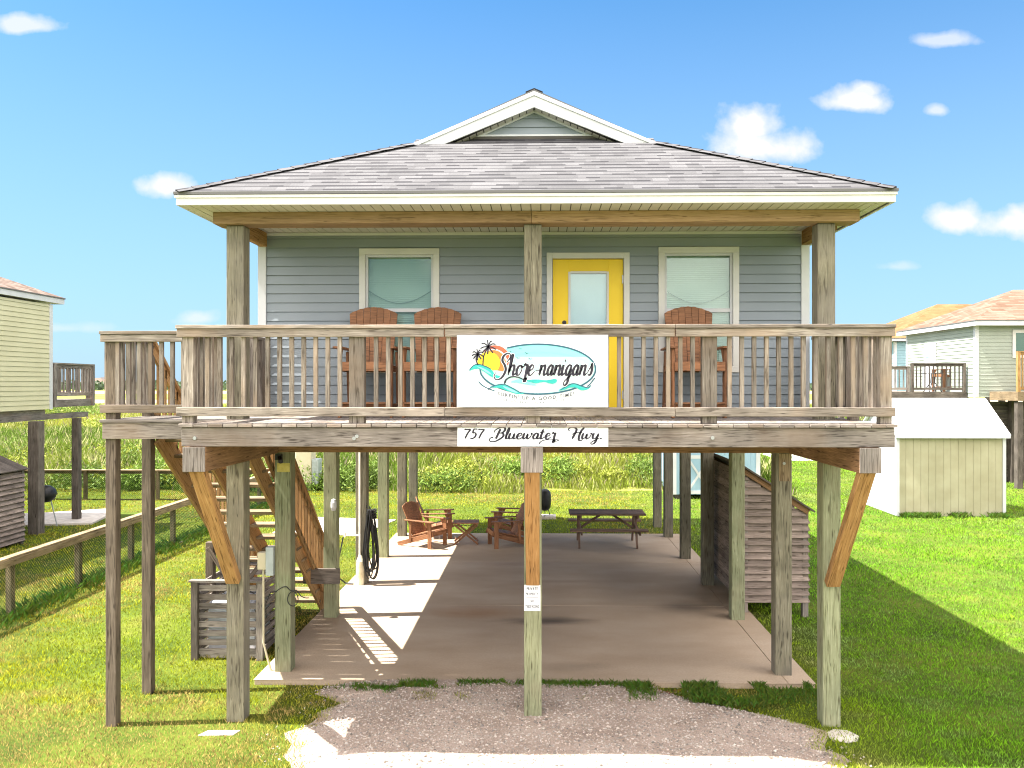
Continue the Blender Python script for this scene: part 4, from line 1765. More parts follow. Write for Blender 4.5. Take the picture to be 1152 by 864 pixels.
# ---- fittings on the posts
ya = 9.94
mb = MB()
xe = gx(302, ya)
mb.span(xe - .02, LEFTX[0] - .002, ya - .05, ya + .08, gz(306, 647, ya), gz(306, 615, ya), tint=1)
mb.build('electric_box', 'grey_paint', house, bevel=.006)
mb = MB()
mb.span(xe - .14, xe - .022, ya + .0, ya + .10, gz(306, 641, ya), gz(306, 622, ya))
mb.tube([(xe - .08, ya + .05, gz(306, 641, ya)), (xe - .08, ya + .05, .35), (xe - .02, ya + .05, .12), (xe + .05, ya + .05, -.12)], .014, 8)
mb.build('meter_box', 'beige_box', house, bevel=.004)
mb = MB()
pts = []
xa = gx(312, ya)
for k in range(60):
    t_ = k / 59
    x = xa + t_ * .42 - .02
    z = 1.0 + .07 * math.sin(t_ * 5)
    if .35 < t_ < .75:
        a = (t_ - .35) / .4 * 2 * math.pi
        x = xa + .15 + .09 * math.sin(a) + (t_ - .35) * .25
        z = 1.0 - .07 + .10 * math.cos(a)
    pts.append((x, ya - .015, z))
mb.tube(pts, .006, 6)
mb.tube([(xa - .16, ya + .06, .66), (xa - .15, ya + .02, .85), (xa - .08, ya - .015, 1.0), (xa, ya - .015, 1.01)], .006, 6)
mb.build('loose_cable', 'black', house)
mb = MB()
mb.span(gx(312, ya), gx(326, ya), ya - .006, ya - .002, gz(319, 531, ya), gz(319, 521, ya))
mb.build('faded_tag', 'yellow_tag', house)
mb = MB()
mb.span(gx(311, ya), gx(318, ya), ya - .07, ya - .002, gz(319, 517, ya), gz(319, 511, ya))
mb.tube([(gx(316, ya), ya - .05, gz(319, 514, ya)), (gx(320, ya), ya - .14, gz(319, 518, ya))], .03, 10)
mb.build('flood_light', 'black', house)
mb = MB()
yb2 = 12.26
cxl, czl = gx(376.5, yb2), gz(376.5, 567, yb2)
mb.lathe((cxl, yb2 - .06, czl - .09), [(0.0, .0), (.03, .0), (.045, .05), (.045, .12), (.03, .17), (0, .18)], 14)
mb.span(cxl - .03, cxl + .03, yb2 - .04, yb2 - .001, czl - .03, czl + .03)
mb.build('post_light', 'white', house, smooth=False)

# yellowish metal straps at the post heads (small plates)
mb = MB()
yr = ROWS[0]
mb.span(RIGHTX[0] - .16, RIGHTX[0] - .02, yr - .008, yr - .003, 2.40, 2.74)
mb.build('splice_plate', 'fence_wood', house)
mb = MB()
for (xx, zz_) in ((RIGHTX[0] - .10, 2.62), (XPL, 3.08), (gx(826 / 2.743 + 100, 7.6), 3.1), (gx(802, 7.6), 3.09), (gx(398, 7.6), 3.08)):
    yy = yr - .01 if zz_ < 3 else 7.615
    mb.tube([(xx, yy + .006, zz_), (xx, yy - .008, zz_)], .018, 8)
mb.build('bolts', 'steel', house)

# ---- water pipe and hose on the third left post
yc = 14.36
mb = MB()
xp = gx(404.5, yc - .05)
mb.tube([(xp, yc - .03, .12), (xp, yc - .03, 2.95)], .021, 8)
pz = gz(404, 602, yc)
mb.tube([(xp, yc - .03, pz), (xp - .27, yc - .03, pz)], .016, 8)
mb.tube([(xp - .27, yc - .03, pz - .03), (xp - .27, yc - .03, pz + .06)], .02, 8)
wp = mb.build('water_pipe', 'pvc', house)
mb = MB()
mb.tube([(xp + .01, yc - .05, -.02), (xp + .015, yc - .05, .42), (xp + .01, yc - .04, .52)], [.075, .07, .03], 12)
mb.build('pipe_wrap', 'pipe_wrap', wp)
mb = MB()
mb.tube([(xp - .30, yc - .03, pz - .03), (xp - .34, yc - .05, pz - .25), (xp - .40, yc - .06, .35), (xp - .38, yc - .05, .12), (xp - .25, yc - .05, .02), (xp - .1, yc - .1, .02)], .013, 6)
mb.build('thin_tube', 'black', wp)

hx0, hz0 = gx(417, yc - .08), gz(417, 573, yc - .08)
hose = at_world(thing('garden_hose', 'long black hose hung in loose loops on the post with the white pipe', 'hose', (hx0, yc - .08, .05)))
mb = MB()
for k in range(9):
    Lh = random.uniform(1.02, 1.26)
    wd = random.uniform(.06, .17)
    ox = random.uniform(-.03, .05)
    tlt = random.uniform(-.03, .10)
    oy = -.02 - .012 * k
    pts = []
    for i in range(28):
        a = 2 * math.pi * i / 28
        z = -Lh / 2 * (1 - math.cos(a))
        f = (-z / Lh)
        x = wd * math.sin(a) * (.25 + .95 * f) + tlt * f + ox
        pts.append((hx0 + x, yc - .06 + oy, hz0 + z))
    mb.tube(pts, .0125, 6, closed=True)
mb.build('coil', 'black', hose, smooth=True)
mb = MB()
for k in range(4):
    z = hz0 - .01 - .045 * k
    pts = [(hx0 + .02 + .085 * math.cos(a), yc - .09 + .05 * math.sin(a), z + .01 * math.sin(a * 2)) for a in [2 * math.pi * i / 14 for i in range(14)]]
    mb.tube(pts, .013, 6, closed=True)
mb.tube([(hx0, yc + .0, hz0 + .03), (hx0, yc - .16, hz0 + .02), (hx0, yc - .17, hz0 + .07)], .01, 6)
mb.tube([(hx0 - .06, yc + .0, hz0 + .03), (hx0 - .06, yc - .14, hz0 + .04), (hx0 - .06, yc - .15, hz0 + .09)], .01, 6)
mb.build('hanger', 'black', hose)

# ---- back deck (hidden from the street, seen from the side)
mb = MB()
mb.span(WXL, WXR, WB + .03, 21.0, 3.0, 3.2)
mb.build('back_deck', 'grey_wood', house)

# =================================================================== SIGNS
def catmull(pts, n=8, closed=False):
    P = [np.array(p, float) for p in pts]
    out = []
    m_ = len(P)
    for i in range(m_ if closed else m_ - 1):
        p0 = P[i - 1] if (i > 0 or closed) else P[0] * 2 - P[1]
        p1, p2 = P[i], P[(i + 1) % m_]
        p3 = P[(i + 2) % m_] if (closed or i + 2 < m_) else P[-1] * 2 - P[-2]
        for k in range(n):
            t = k / n
            out.append(0.5 * ((2 * p1) + (-p0 + p2) * t + (2 * p0 - 5 * p1 + 4 * p2 - p3) * t * t + (-p0 + 3 * p1 - 3 * p2 + p3) * t ** 3))
    if not closed:
        out.append(P[-1])
    return out


def pen(mb, pts, to_world, wmin, wmax, out=(0, -1, 0), taper=True, mi=0, closed=False, thick=.0012):
    """a broad-nib stroke: thick on the downstroke, thin on the upstroke"""
    c = catmull(pts, 7, closed) if len(pts) > 2 else [np.array(p, float) for p in pts]
    n = len(c)
    L_, R_ = [], []
    for i, p in enumerate(c):
        if closed:
            d = c[(i + 1) % n] - c[i - 1]
        else:
            d = c[min(n - 1, i + 1)] - c[max(0, i - 1)]
        d = d / (np.linalg.norm(d) + 1e-9)
        down = max(0.0, -d[1]) ** 1.1 if d[1] < 0 else 0.12 * abs(d[0])
        if len(pts) == 2:
            down = max(down, .75)
        w = wmin + (wmax - wmin) * down
        if taper and not closed:
            e = min(i, n - 1 - i) / max(1, n * .12)
            w *= min(1, .45 + e)
        nn = np.array([-d[1], d[0]])
        L_.append(p + nn * w / 2)
        R_.append(p - nn * w / 2)
    rng_ = range(n) if closed else range(n - 1)
    for i in rng_:
        j = (i + 1) % n
        q = [to_world(L_[i]), to_world(L_[j]), to_world(R_[j]), to_world(R_[i])]
        mb.poly(q, mi=mi)


G = {
    'S': (1.42, [[(1.28, 1.62), (1.20, 2.0), (.85, 2.12), (.45, 1.85), (.42, 1.40), (.85, .92), (1.02, .40), (.70, -.25), (.15, -.42), (-.22, -.12), (-.12, .28)],
                 [(.95, 1.25), (1.15, 1.5), (1.28, 1.75)]]),
    'h': (.92, [[(-.05, .25), (.18, 1.1), (.20, 1.9), (.08, 1.95), (.03, 1.2), (.02, .0)], [(.04, .25), (.25, .85), (.48, 1.0), (.58, .75), (.55, .2), (.66, .0), (.88, .2)]]),
    'o': (.78, [[(.36, 1.0), (.12, .8), (.03, .4), (.18, .02), (.42, .08), (.60, .5), (.52, .9), (.30, 1.0)], [(.5, .92), (.6, .78), (.85, .85)]]),
    'r': (.66, [[(.0, .85), (.10, 1.12), (.20, .98), (.42, 1.0), (.40, .5), (.42, -.25), (.48, -.55), (.30, -.62), (.28, -.40), (.46, -.30), (.62, -.38), (.66, -.20)]]),
    'R': (.66, [[(.0, .85), (.10, 1.12), (.20, .98), (.42, 1.0), (.38, .5), (.36, .0)]]),
    'e': (.74, [[(.04, .42), (.40, .56), (.52, .85), (.32, 1.02), (.10, .78), (.02, .36), (.20, .0), (.46, .06), (.76, .42)]]),
    '-': (.62, [[(.10, .48), (.52, .50)]]),
    'n': (.92, [[(.0, .95), (.06, .9), (.03, .0)], [(.05, .3), (.25, .85), (.48, 1.0), (.56, .75), (.53, .2), (.64, .0), (.88, .22)]]),
    'a': (.86, [[(.54, .85), (.36, 1.02), (.12, .78), (.03, .36), (.18, .0), (.38, .15), (.54, .6)], [(.56, 1.0), (.52, .3), (.60, .0), (.84, .22)]]),
    'i': (.42, [[(.0, .95), (.02, .9), (.0, .25), (.10, .0), (.36, .24)], [(.12, 1.52), (.20, 1.30)]]),
    'g': (.86, [[(.54, .85), (.36, 1.02), (.12, .78), (.03, .36), (.18, .0), (.38, .15), (.54, .6)], [(.56, 1.0), (.52, .2), (.46, -.65), (.22, -.98), (.02, -.85), (.10, -.55), (.50, -.15), (.84, .22)]]),
    's': (.60, [[(-.05, .15), (.28, .9), (.34, 1.15), (.46, .7), (.44, .2), (.25, .0), (.05, .15)]]),
    '7': (.85, [[(.05, 1.62), (.10, 1.76), (.30, 1.70), (.80, 1.76)], [(.80, 1.76), (.50, 1.0), (.28, .0)]]),
    '5': (.88, [[(.80, 1.80), (.35, 1.74), (.28, 1.0)], [(.28, 1.0), (.52, 1.12), (.72, .80), (.60, .25), (.28, .0), (.05, .15)]]),
    'B': (1.45, [[(.62, 1.75), (.48, .9), (.34, .0)], [(-.05, 1.0), (.02, 1.5), (.50, 1.95), (1.0, 1.98), (1.18, 1.6), (.98, 1.15), (.62, 1.0)],
                 [(.62, 1.0), (1.02, .95), (1.14, .50), (.85, .02), (.35, -.42), (-.20, -.45), (-.40, -.1), (-.20, .25), (.02, .20)]]),
    'l': (.40, [[(-.05, .2), (.24, 1.2), (.26, 1.85), (.14, 1.85), (.04, 1.0), (.05, .2), (.14, .0), (.36, .25)]]),
    'u': (.90, [[(.0, .95), (.02, .9), (.0, .3), (.12, .0), (.34, .15), (.52, .7)], [(.55, .98), (.52, .25), (.62, .0), (.86, .24)]]),
    'w': (1.15, [[(.0, .95), (.02, .9), (.02, .3), (.14, .0), (.36, .3), (.48, .9)], [(.48, .95), (.46, .3), (.60, .0), (.84, .35), (.92, .85), (.82, 1.0), (1.08, .80)]]),
    't': (.56, [[(.16, 1.7), (.08, .8), (.06, .2), (.16, .0), (.50, .30)], [(-.14, 1.14), (.42, 1.22)]]),
    'H': (1.34, [[(-.15, 1.35), (-.35, 1.7), (-.10, 2.0), (.30, 1.95), (.55, 1.6), (.45, .8), (.30, -.02)], [(1.35, 2.0), (1.10, 1.4), (1.0, .6), (1.04, -.1), (1.25, -.30), (1.45, -.15)],
                 [(.15, .80), (.60, 1.05), (1.0, 1.08), (1.25, 1.2)]]),
    'y': (.86, [[(.0, .95), (.02, .9), (.0, .35), (.12, .02), (.34, .15), (.52, .7)], [(.56, .98), (.50, .2), (.40, -.6), (.15, -.92), (-.05, -.75), (.10, -.45), (.82, .22)]]),
    '.': (.35, [[(.0, .20), (.06, -.02)], [(.10, .20), (.14, -.02)]]),
    ' ': (.62, []),
}


def script_word(mb, text, x0, base, xh, to_world, slant=.16, wmin=.07, wmax=.22, width=None, track=0.0):
    adv = sum(G[c][0] + track for c in text)
    sx = (width / adv) if width else xh
    x = x0
    for c in text:
        a, strokes = G[c]
        for st in strokes:
            pts = [(x + (p[0]) * sx + p[1] * xh * slant, base + p[1] * xh) for p in st]
            pen(mb, pts, to_world, wmin * xh, wmax * xh)
        x += (a + track) * sx


def text_into(mb, text, size, place, bold=0.0, mi=0, spacing=1.12):
    """plain capitals; place(u, v) maps text units to the world; u runs along the line"""
    x = 0.0
    glyphs = []
    for ch in text:
        if ch == ' ':
            x += .42 * size
            continue
        cu = bpy.data.curves.new('glyph', 'FONT')
        cu.body = ch
        cu.size = size
        cu.offset = bold
        cu.resolution_u = 2
        o = bpy.data.objects.new('glyph', cu)
        S.collection.objects.link(o)
        dg = bpy.context.evaluated_depsgraph_get()
        me = bpy.data.meshes.new_from_object(o.evaluated_get(dg))
        bpy.data.objects.remove(o)
        bpy.data.curves.remove(cu)
        vs = [v.co.copy() for v in me.vertices]
        if vs:
            mn = min(v.x for v in vs)
            mx = max(v.x for v in vs)
            glyphs.append(([(v.x - mn + x, v.y) for v in vs], [list(p.vertices) for p in me.polygons], x + (mx - mn) / 2))
            x += (mx - mn) + (spacing - 1) * size
        bpy.data.meshes.remove(me)
    total = x
    for vs, fs, cxg in glyphs:
        base = len(mb.v)
        mb.v += [Vector(place(u, v, cxg, total)) for u, v in vs]
        for f in fs:
            mb._face([base + i for i in f], [(0, 0)] * len(f), 1.0, mi)


SYP = 7.585
mb = MB()
sx0, sx1 = gx(514, SYP), gx(684.3, SYP)
sz0, sz1 = gz(599, 458.2, SYP), gz(599, 376.8, SYP)
sign = at_world(thing('name_sign', 'large white sign reading Shore-nanigans with oval surf logo, fixed to the deck railing', 'sign', ((sx0 + sx1) / 2, SYP, sz0)))
mb.span(sx0, sx1, SYP + .002, SYP + .013, sz0, sz1)
mb.build('board', 'sign_white', sign, bevel=.002)


def LW(layer):
    y = SYP - .0008 * layer

    def f(p):
        px_, py_ = 520 + p[0] / 7.2, 375 + p[1] / 7.2
        return (gx(px_, SYP), y, gz(px_, py_, SYP))
    return f


def flip(f):
    return lambda p: f((p[0], -p[1]))


def shape(name, mat, pts, layer, parent=sign, smooth=True):
    c = catmull(pts, 6, True) if smooth else pts
    W = LW(layer)
    mb_ = MB()
    mb_.poly([W(p) for p in c])
    return mb_


ECX, ECY, ERX, ERY = 612, 290, 468, 202


def ell(a, k=1.0):
    return (ECX + ERX * k * math.cos(a), ECY - ERY * k * math.sin(a))


def band(lo, hi, k=.99):
    """part of the oval between two heights"""
    pts = []
    for i in range(41):
        y = hi + (lo - hi) * i / 40
        t_ = max(-1, min(1, (ECY - y) / (ERY * k)))
        pts.append((ECX + ERX * k * math.sqrt(max(0, 1 - t_ * t_)), y))
    for i in range(41):
        y = lo + (hi - lo) * i / 40
        t_ = max(-1, min(1, (ECY - y) / (ERY * k)))
        pts.append((ECX - ERX * k * math.sqrt(max(0, 1 - t_ * t_)), y))
    return pts


logo = []
mb = MB()
W = LW(1)
cols = ['aqua_sky', 'aqua_pale', 'aqua_cream']
for (hi, lo, mi) in ((88, 190, 0), (190, 300, 1), (300, 492, 2)):
    mb.poly([W(p) for p in band(lo, hi)], mi=mi)
# the sun with its coral and orange rims
W = LW(2)


def disc(c, r, a0=0, a1=360, n=40):
    return [(c[0] + r * math.cos(R(a0 + (a1 - a0) * i / n)), c[1] - r * math.sin(R(a0 + (a1 - a0) * i / n))) for i in range(n + (0 if a1 - a0 == 360 else 1))]


mats_logo = cols + ['sun_coral', 'sun_orange', 'sun_yellow', 'turquoise', 'turquoise_light', 'teal_line', 'ink', 'sign_white', 'ink_grey']
mid = {m_: i for i, m_ in enumerate(mats_logo)}
mb.poly([W(p) for p in disc((265, 225), 128, -20, 140)], mi=mid['sun_coral'])
W = LW(3)
mb.poly([W(p) for p in disc((252, 238), 112, -30, 150)], mi=mid['sign_white'])
W = LW(4)
mb.poly([W(p) for p in disc((250, 240), 105, -40, 200)], mi=mid['sun_orange'])
W = LW(5)
mb.poly([W(p) for p in disc((215, 240), 92, -40, 220)], mi=mid['sun_yellow'])
# oval outline
W = flip(LW(6))
arc = [ell(R(a)) for a in np.linspace(122, -182, 70)]
pen(mb, [(p[0], -p[1]) for p in arc[::3]], W, 13, 13, mi=mid['teal_line'], taper=False)
# waves
for layer, m_, pts in [
    (7, 'turquoise', [(60, 303), (85, 268), (125, 252), (180, 268), (235, 292), (262, 330), (310, 350), (290, 365), (235, 350), (190, 318), (140, 290), (100, 290)]),
    (8, 'turquoise_light', [(120, 268), (170, 282), (215, 308), (240, 335), (200, 318), (160, 292)]),
    (7, 'turquoise', [(225, 432), (290, 418), (345, 420), (400, 445), (450, 472), (500, 488), (440, 490), (370, 468), (300, 442), (250, 440)]),
    (8, 'turquoise_light', [(330, 428), (390, 446), (450, 478), (420, 478), (370, 458)]),
    (7, 'turquoise', [(780, 462), (830, 432), (890, 412), (950, 420), (1000, 440), (1042, 424), (1020, 452), (965, 462), (920, 440), (870, 440), (825, 458)]),
    (7, 'turquoise', [(522, 382), (600, 374), (680, 380), (755, 370), (765, 392), (730, 408), (660, 394), (600, 404), (560, 396)]),
    (8, 'turquoise_light', [(390, 395), (470, 372), (540, 392), (600, 420), (540, 416), (460, 400)]),
]:
    W = LW(layer)
    mb.poly([W(p) for p in catmull(pts, 5, True)], mi=mid[m_])
W = flip(LW(9))
for pts in ([(55, -303), (85, -266), (128, -250), (190, -268), (235, -290)], [(205, -460), (250, -430), (330, -412), (400, -440), (480, -486)],
            [(790, -462), (890, -408), (970, -428), (1015, -440), (1045, -420)], [(130, -390), (180, -432), (270, -470)], [(1075, -360), (1040, -405), (1010, -432)]):
    pen(mb, pts, W, 7, 10, mi=mid['teal_line'])
# palms
for (cx_, cy_, r_, base_) in ((212, 108, 66, (168, 256)), (126, 170, 50, (128, 256))):
    pen(mb, [(cx_, -cy_), ((cx_ + base_[0]) / 2 - 14, -(cy_ + base_[1]) / 2), (base_[0], -base_[1])], W, 8, 10, mi=mid['ink'], taper=False)
    for a in (100, 62, 25, -18, 150, 190, 225, 265, -55):
        ex_, ey_ = cx_ + r_ * math.cos(R(a)), -cy_ + r_ * .85 * math.sin(R(a)) - 6
        mx_, my_ = cx_ + r_ * .55 * math.cos(R(a)), -cy_ + r_ * .62 * math.sin(R(a)) + 5
        pen(mb, [(cx_, -cy_), (mx_, my_), (ex_, ey_)], W, 9, 12, mi=mid['ink'])
# birds
for (bx, by, b) in ((472, 126, 12), (522, 162, 14), (450, 200, 17), (550, 208, 16), (392, 148, 8)):
    pen(mb, [(bx - b, -by + b * .5), (bx - b * .3, -by + b * .3), (bx, -by - b * .2)], W, 3, 4, mi=mid['ink'])
    pen(mb, [(bx, -by - b * .2), (bx + b * .5, -by + b * .1), (bx + b, -by)], W, 3, 4, mi=mid['ink'])
mb.build('logo', mats_logo, sign)

mb = MB()
W = flip(LW(11))
script_word(mb, 'Shore-nanigans', 275, -340, 84, W, slant=.20, wmin=.10, wmax=.24, width=775)
pen(mb, [(500, -378), (455, -356), (400, -352), (358, -374), (342, -408)], W, 9, 16)
lt = mb.build('lettering', 'ink', sign)
mb = MB()
W = flip(LW(10))
# white halo behind the word so it reads off the picture
script_word(mb, 'Shore-nanigans', 275, -340, 84, W, slant=.20, wmin=.20, wmax=.34, width=775)
mb.build('lettering_outline', 'sign_white', lt)


def arc_place(cx_, cy_, rx_, rise, total_w, W):
    """words on the shallow arc under the oval"""
    def place(u, v, cg, tot):
        t_ = (u / tot - .5)
        tg = (cg / tot - .5)
        X_ = cx_ + total_w * t_
        Yb = cy_ - rise * (2 * tg) ** 2
        sl = math.atan2(8 * rise * tg, total_w)
        du = (u - cg) * total_w / tot
        return W((cx_ + total_w * tg + du * math.cos(sl) + v * math.sin(sl) * .0, -(Yb) + v + du * math.sin(sl)))
    return place


mb = MB()
text_into(mb, "SURFIN' UP A GOOD TIME!", 40, arc_place(600, 540, 0, 42, 625, W), bold=.6, spacing=1.22)
text_into(mb, "SURFSIDE BEACH, TEXAS - EST. 2021", 22, arc_place(590, 570, 0, 32, 545, W), bold=.3, spacing=1.35)
mb.build('small_lettering', 'ink_grey', sign)

AY = 7.606
ax0, ax1 = gx(514.6, AY), gx(684.4, AY)
az0, az1 = gz(599, 502.4, AY), gz(599, 478.6, AY)
asign = at_world(thing('address_sign', 'narrow white sign reading 757 Bluewater Hwy. on the deck edge', 'sign', ((ax0 + ax1) / 2, AY, az0)))
mb = MB()
mb.span(ax0, ax1, AY, AY + .010, az0, az1)
mb.build('board', 'sign_white', asign, bevel=.002)


def AW(p):
    px_, py_ = 510 + p[0] / 6.4, 470 - p[1] / 6.4
    return (gx(px_, AY), AY - .0015, gz(px_, py_, AY))


mb = MB()
script_word(mb, '757', 68, -150, 38, AW, slant=.18, wmin=.20, wmax=.34, width=148)
script_word(mb, 'Bluewat', 285, -152, 41, AW, slant=.24, wmin=.16, wmax=.42, width=372)
script_word(mb, 'er', 660, -152, 41, AW, slant=.24, wmin=.16, wmax=.42, width=78)
pen(mb, [(735, -172), (760, -160), (730, -158), (660, -160), (630, -172), (615, -192)], AW, 5, 9)
script_word(mb, 'Hwy.', 835, -152, 41, AW, slant=.24, wmin=.16, wmax=.42, width=245)
mb.build('lettering', 'ink', asign)

NY = 8.614
nx0, nx1 = gx(589.8, NY), gx(608.0, NY)
nz0, nz1 = gz(599, 687.3, NY), gz(599, 658.0, NY)
nsign = at_world(thing('notice_sign', 'small white PRIVATE PROPERTY NO TRESPASSING notice on the centre front post', 'sign', ((nx0 + nx1) / 2, NY, nz0)))
mb = MB()
mb.span(nx0, nx1, NY, NY + .004, nz0, nz1)
mb.build('board', 'sign_white', nsign)
mb = MB()
nh = nz1 - nz0
for (txt, fz, sz, wf) in (('PRIVATE', .80, .036, .70), ('PROPERTY', .60, .036, .80), ('NO', .33, .036, .22), ('TRESPASSING', .12, .036, .86)):
    def pl(u, v, cg, tot, fz=fz, wf=wf):
        wd_ = (nx1 - nx0) * wf
        return ((nx0 + nx1) / 2 + (u / tot - .5) * wd_, NY - .0012, nz0 + nh * fz + v * 1.15)
    text_into(mb, txt, sz, pl, bold=.0014, spacing=1.1)
mb.poly([(nx0 + .02, NY - .0012, nz0 + nh * .515), (nx1 - .02, NY - .0012, nz0 + nh * .515), (nx1 - .02, NY - .0012, nz0 + nh * .53), (nx0 + .02, NY - .0012, nz0 + nh * .53)])
mb.build('lettering', 'ink_grey', nsign)


# =================================================================== CHAIRS
def chair(name, label, loc, rotz, tall=False, group=None):
    """slatted fan-back garden chair, facing -Y, origin on the ground under the seat"""
    t = thing(name, label, 'chair', loc, group, rotz)
    sf, sr = (.62, .56) if tall else (.37, .26)          # seat height front, rear
    yf, yr = (-.27, .20) if tall else (-.30, .20)
    W2 = .255
    lean = R(12 if tall else 24)
    Lb = .80 if tall else .80
    arm = .80 if tall else .60
    fw = .035
    # seat
    mb = MB()
    n = 6
    for k in range(n):
        f = (k + .5) / n
        y = yf + (yr - yf) * f
        z = sf + (sr - sf) * f
        mb.box((0, y, z), (W2 * 2 + .04, .078, .02), Matrix.Rotation(math.atan2(sr - sf, yr - yf), 3, 'X'))
    mb.box((0, yf - .035, sf - .045), (W2 * 2 + .05, .02, .10))
    mb.build('seat', 'chair_wood', t, bevel=.003)
    # back
    mb = MB()
    O_ = Vector((0, yr - .02, sr - .04))
    U_ = Vector((0, math.sin(lean), math.cos(lean)))
    Nn = Vector((0, -math.cos(lean), math.sin(lean)))
    for i in range(-3, 4):
        L_ = Lb * (1 - .012 * i * i)
        xb, xt = i * .066, i * .082
        hb, ht = .031, .0395
        tl = []
        for k in range(5):
            xx = xt + ht * (1 - k / 2)
            tl.append((xx, Lb * (1 - .10 * (xx / .28) ** 2) + .004 * (k == 2)))
        pts = [(xb - hb, 0), (xb + hb, 0), *tl]
        mb.prism([O_ + Vector((1, 0, 0)) * p[0] + U_ * p[1] for p in pts], -Nn * .018, tint=random.uniform(.8, 1.15))
    mb.build('backrest', 'chair_wood', t, bevel=.002)
    mb = MB()
    for hh in (.12, .38 if tall else .42, .64):
        c = O_ + U_ * hh - Nn * .032
        mb.box(c, (.44 + hh * .08, .022, .055), Matrix.Rotation(-lean, 3, 'X'))
    mb.build('back_brace', 'chair_wood', t, bevel=.002)
    # legs
    for s in (-1, 1):
        mb = MB()
        x = s * (W2 + .035)
        mb.span(x - .014, x + .014, yf - .02, yf + .075, 0, arm - .02)
        mb.build('leg', 'chair_wood', t, bevel=.003)
        mb = MB()
        if tall:
            mb.beam((x, yr + .02, arm - .04), (x, yr + .16, 0), .028, .08, up=(0, 1, .2))
        else:
            mb.beam((x - s * .03, yf - .06, sf - .05), (x - s * .03, yr + .42, .03), .026, .10, up=(0, .4, 1))
            mb.beam((x, yr + .04, arm - .04), (x, yr + .06, .12), .026, .06, up=(0, 1, 0))
        mb.build('leg', 'chair_wood', t, bevel=.003)
        # arm with a rounded front
        mb = MB()
        ya_, yb_ = yf - .09, yr + .20
        xo, xi = x + s * .065, x - s * .045
        pts = [(xi, ya_ + .03, arm), (xi + s * .03, ya_, arm), (xo - s * .03, ya_, arm), (xo, ya_ + .04, arm), (xo, ya_ + .25, arm), (x + s * .03, yb_, arm), (xi + s * .02, yb_, arm)]
        mb.prism(pts, (0, 0, -.022), tint=random.uniform(.85, 1.1))
        mb.prism([(x - .012, yf + .08, arm - .022), (x - .012, yf + .16, arm - .022), (x - .012, yf + .08, arm - .16)], (.024, 0, 0))
        mb.build('armrest', 'chair_wood', t, bevel=.003)
        if tall:
            mb = MB()
            mb.span(x - .012, x + .012, yf + .05, yr + .06, sf - .10, sf - .03)
            mb.span(x - .012, x + .012, yf + .05, yr + .12, .10, .15)
            mb.build('side_rail', 'chair_wood', t, bevel=.002)
    if tall:
        mb = MB()
        mb.span(-W2 - .02, W2 + .02, yf - .045, yf - .022, .10, .155)
        mb.span(-W2 - .02, W2 + .02, yf - .10, yf - .02, .157, .177)
        mb.build('footrest', 'chair_wood', t, bevel=.002)
    return t


cg = 'tall slatted chairs on the front deck'
ych = 9.22
t1 = chair('tall_deck_chair', 'red-brown tall fan-back chair leftmost of the three on the deck', (gx(417, 9.3), ych, DZ), R(3), True, cg)
dup(t1, (gx(488, 9.3), ych + .02, DZ), R(-2), 'red-brown tall fan-back chair between the left window and the name sign', cg)
dup(t1, (gx(779.5, 9.3), ych, DZ), R(1), 'red-brown tall fan-back chair on the deck under the right-hand window', cg)
cg = 'low slatted chairs around the folding table'
X_, Y_ = pt(481, 615, 0)
t2 = chair('garden_chair', 'sunlit low wooden chair left of the folding table, nearer one', (X_ - .02, Y_ + .1, 0), R(62), False, cg)
X_, Y_ = pt(484, 608, 0)
dup(t2, (X_ + .12, Y_ + .45, 0), R(98), 'low wooden chair left of the folding table, farther one beside a post', cg)
X_, Y_ = pt(575, 615, 0)
dup(t2, (X_ - .14, Y_ + .1, 0), R(-72), 'shaded low wooden chair right of the folding table, nearer one', cg)
X_, Y_ = pt(578, 606, 0)
dup(t2, (X_ - .12, Y_ + .45, 0), R(-98), 'low wooden chair right of the folding table, farther one half hidden by the centre post', cg)

# folding table
X_, Y_ = pt(524.5, 611, 0)
ft = thing('folding_table', 'small slatted folding table with crossed legs between the low chairs', 'table', (X_, Y_, 0), rotz=R(4))
mb = MB()
for k in range(7):
    mb.span(-.29, .29, -.24 + k * .07, -.24 + k * .07 + .062, .475, .495)
mb.span(-.26, -.23, -.23, .23, .44, .474)
mb.span(.23, .26, -.23, .23, .44, .474)
mb.build('tabletop', 'chair_wood', ft, bevel=.002)
for y in (-.2, .2):
    for s in (-1, 1):
        mb = MB()
        mb.beam((-s * .25, y + s * .012, .44), (s * .27, y + s * .012, 0.01), .022, .04, up=(0, 0, 1))
        mb.build('leg', 'chair_wood', ft)
mb = MB()
mb.span(-.255, -.235, -.2, .2, .06, .09)
mb.span(.235, .255, -.2, .2, .06, .09)
mb.build('stretcher', 'chair_wood', ft)

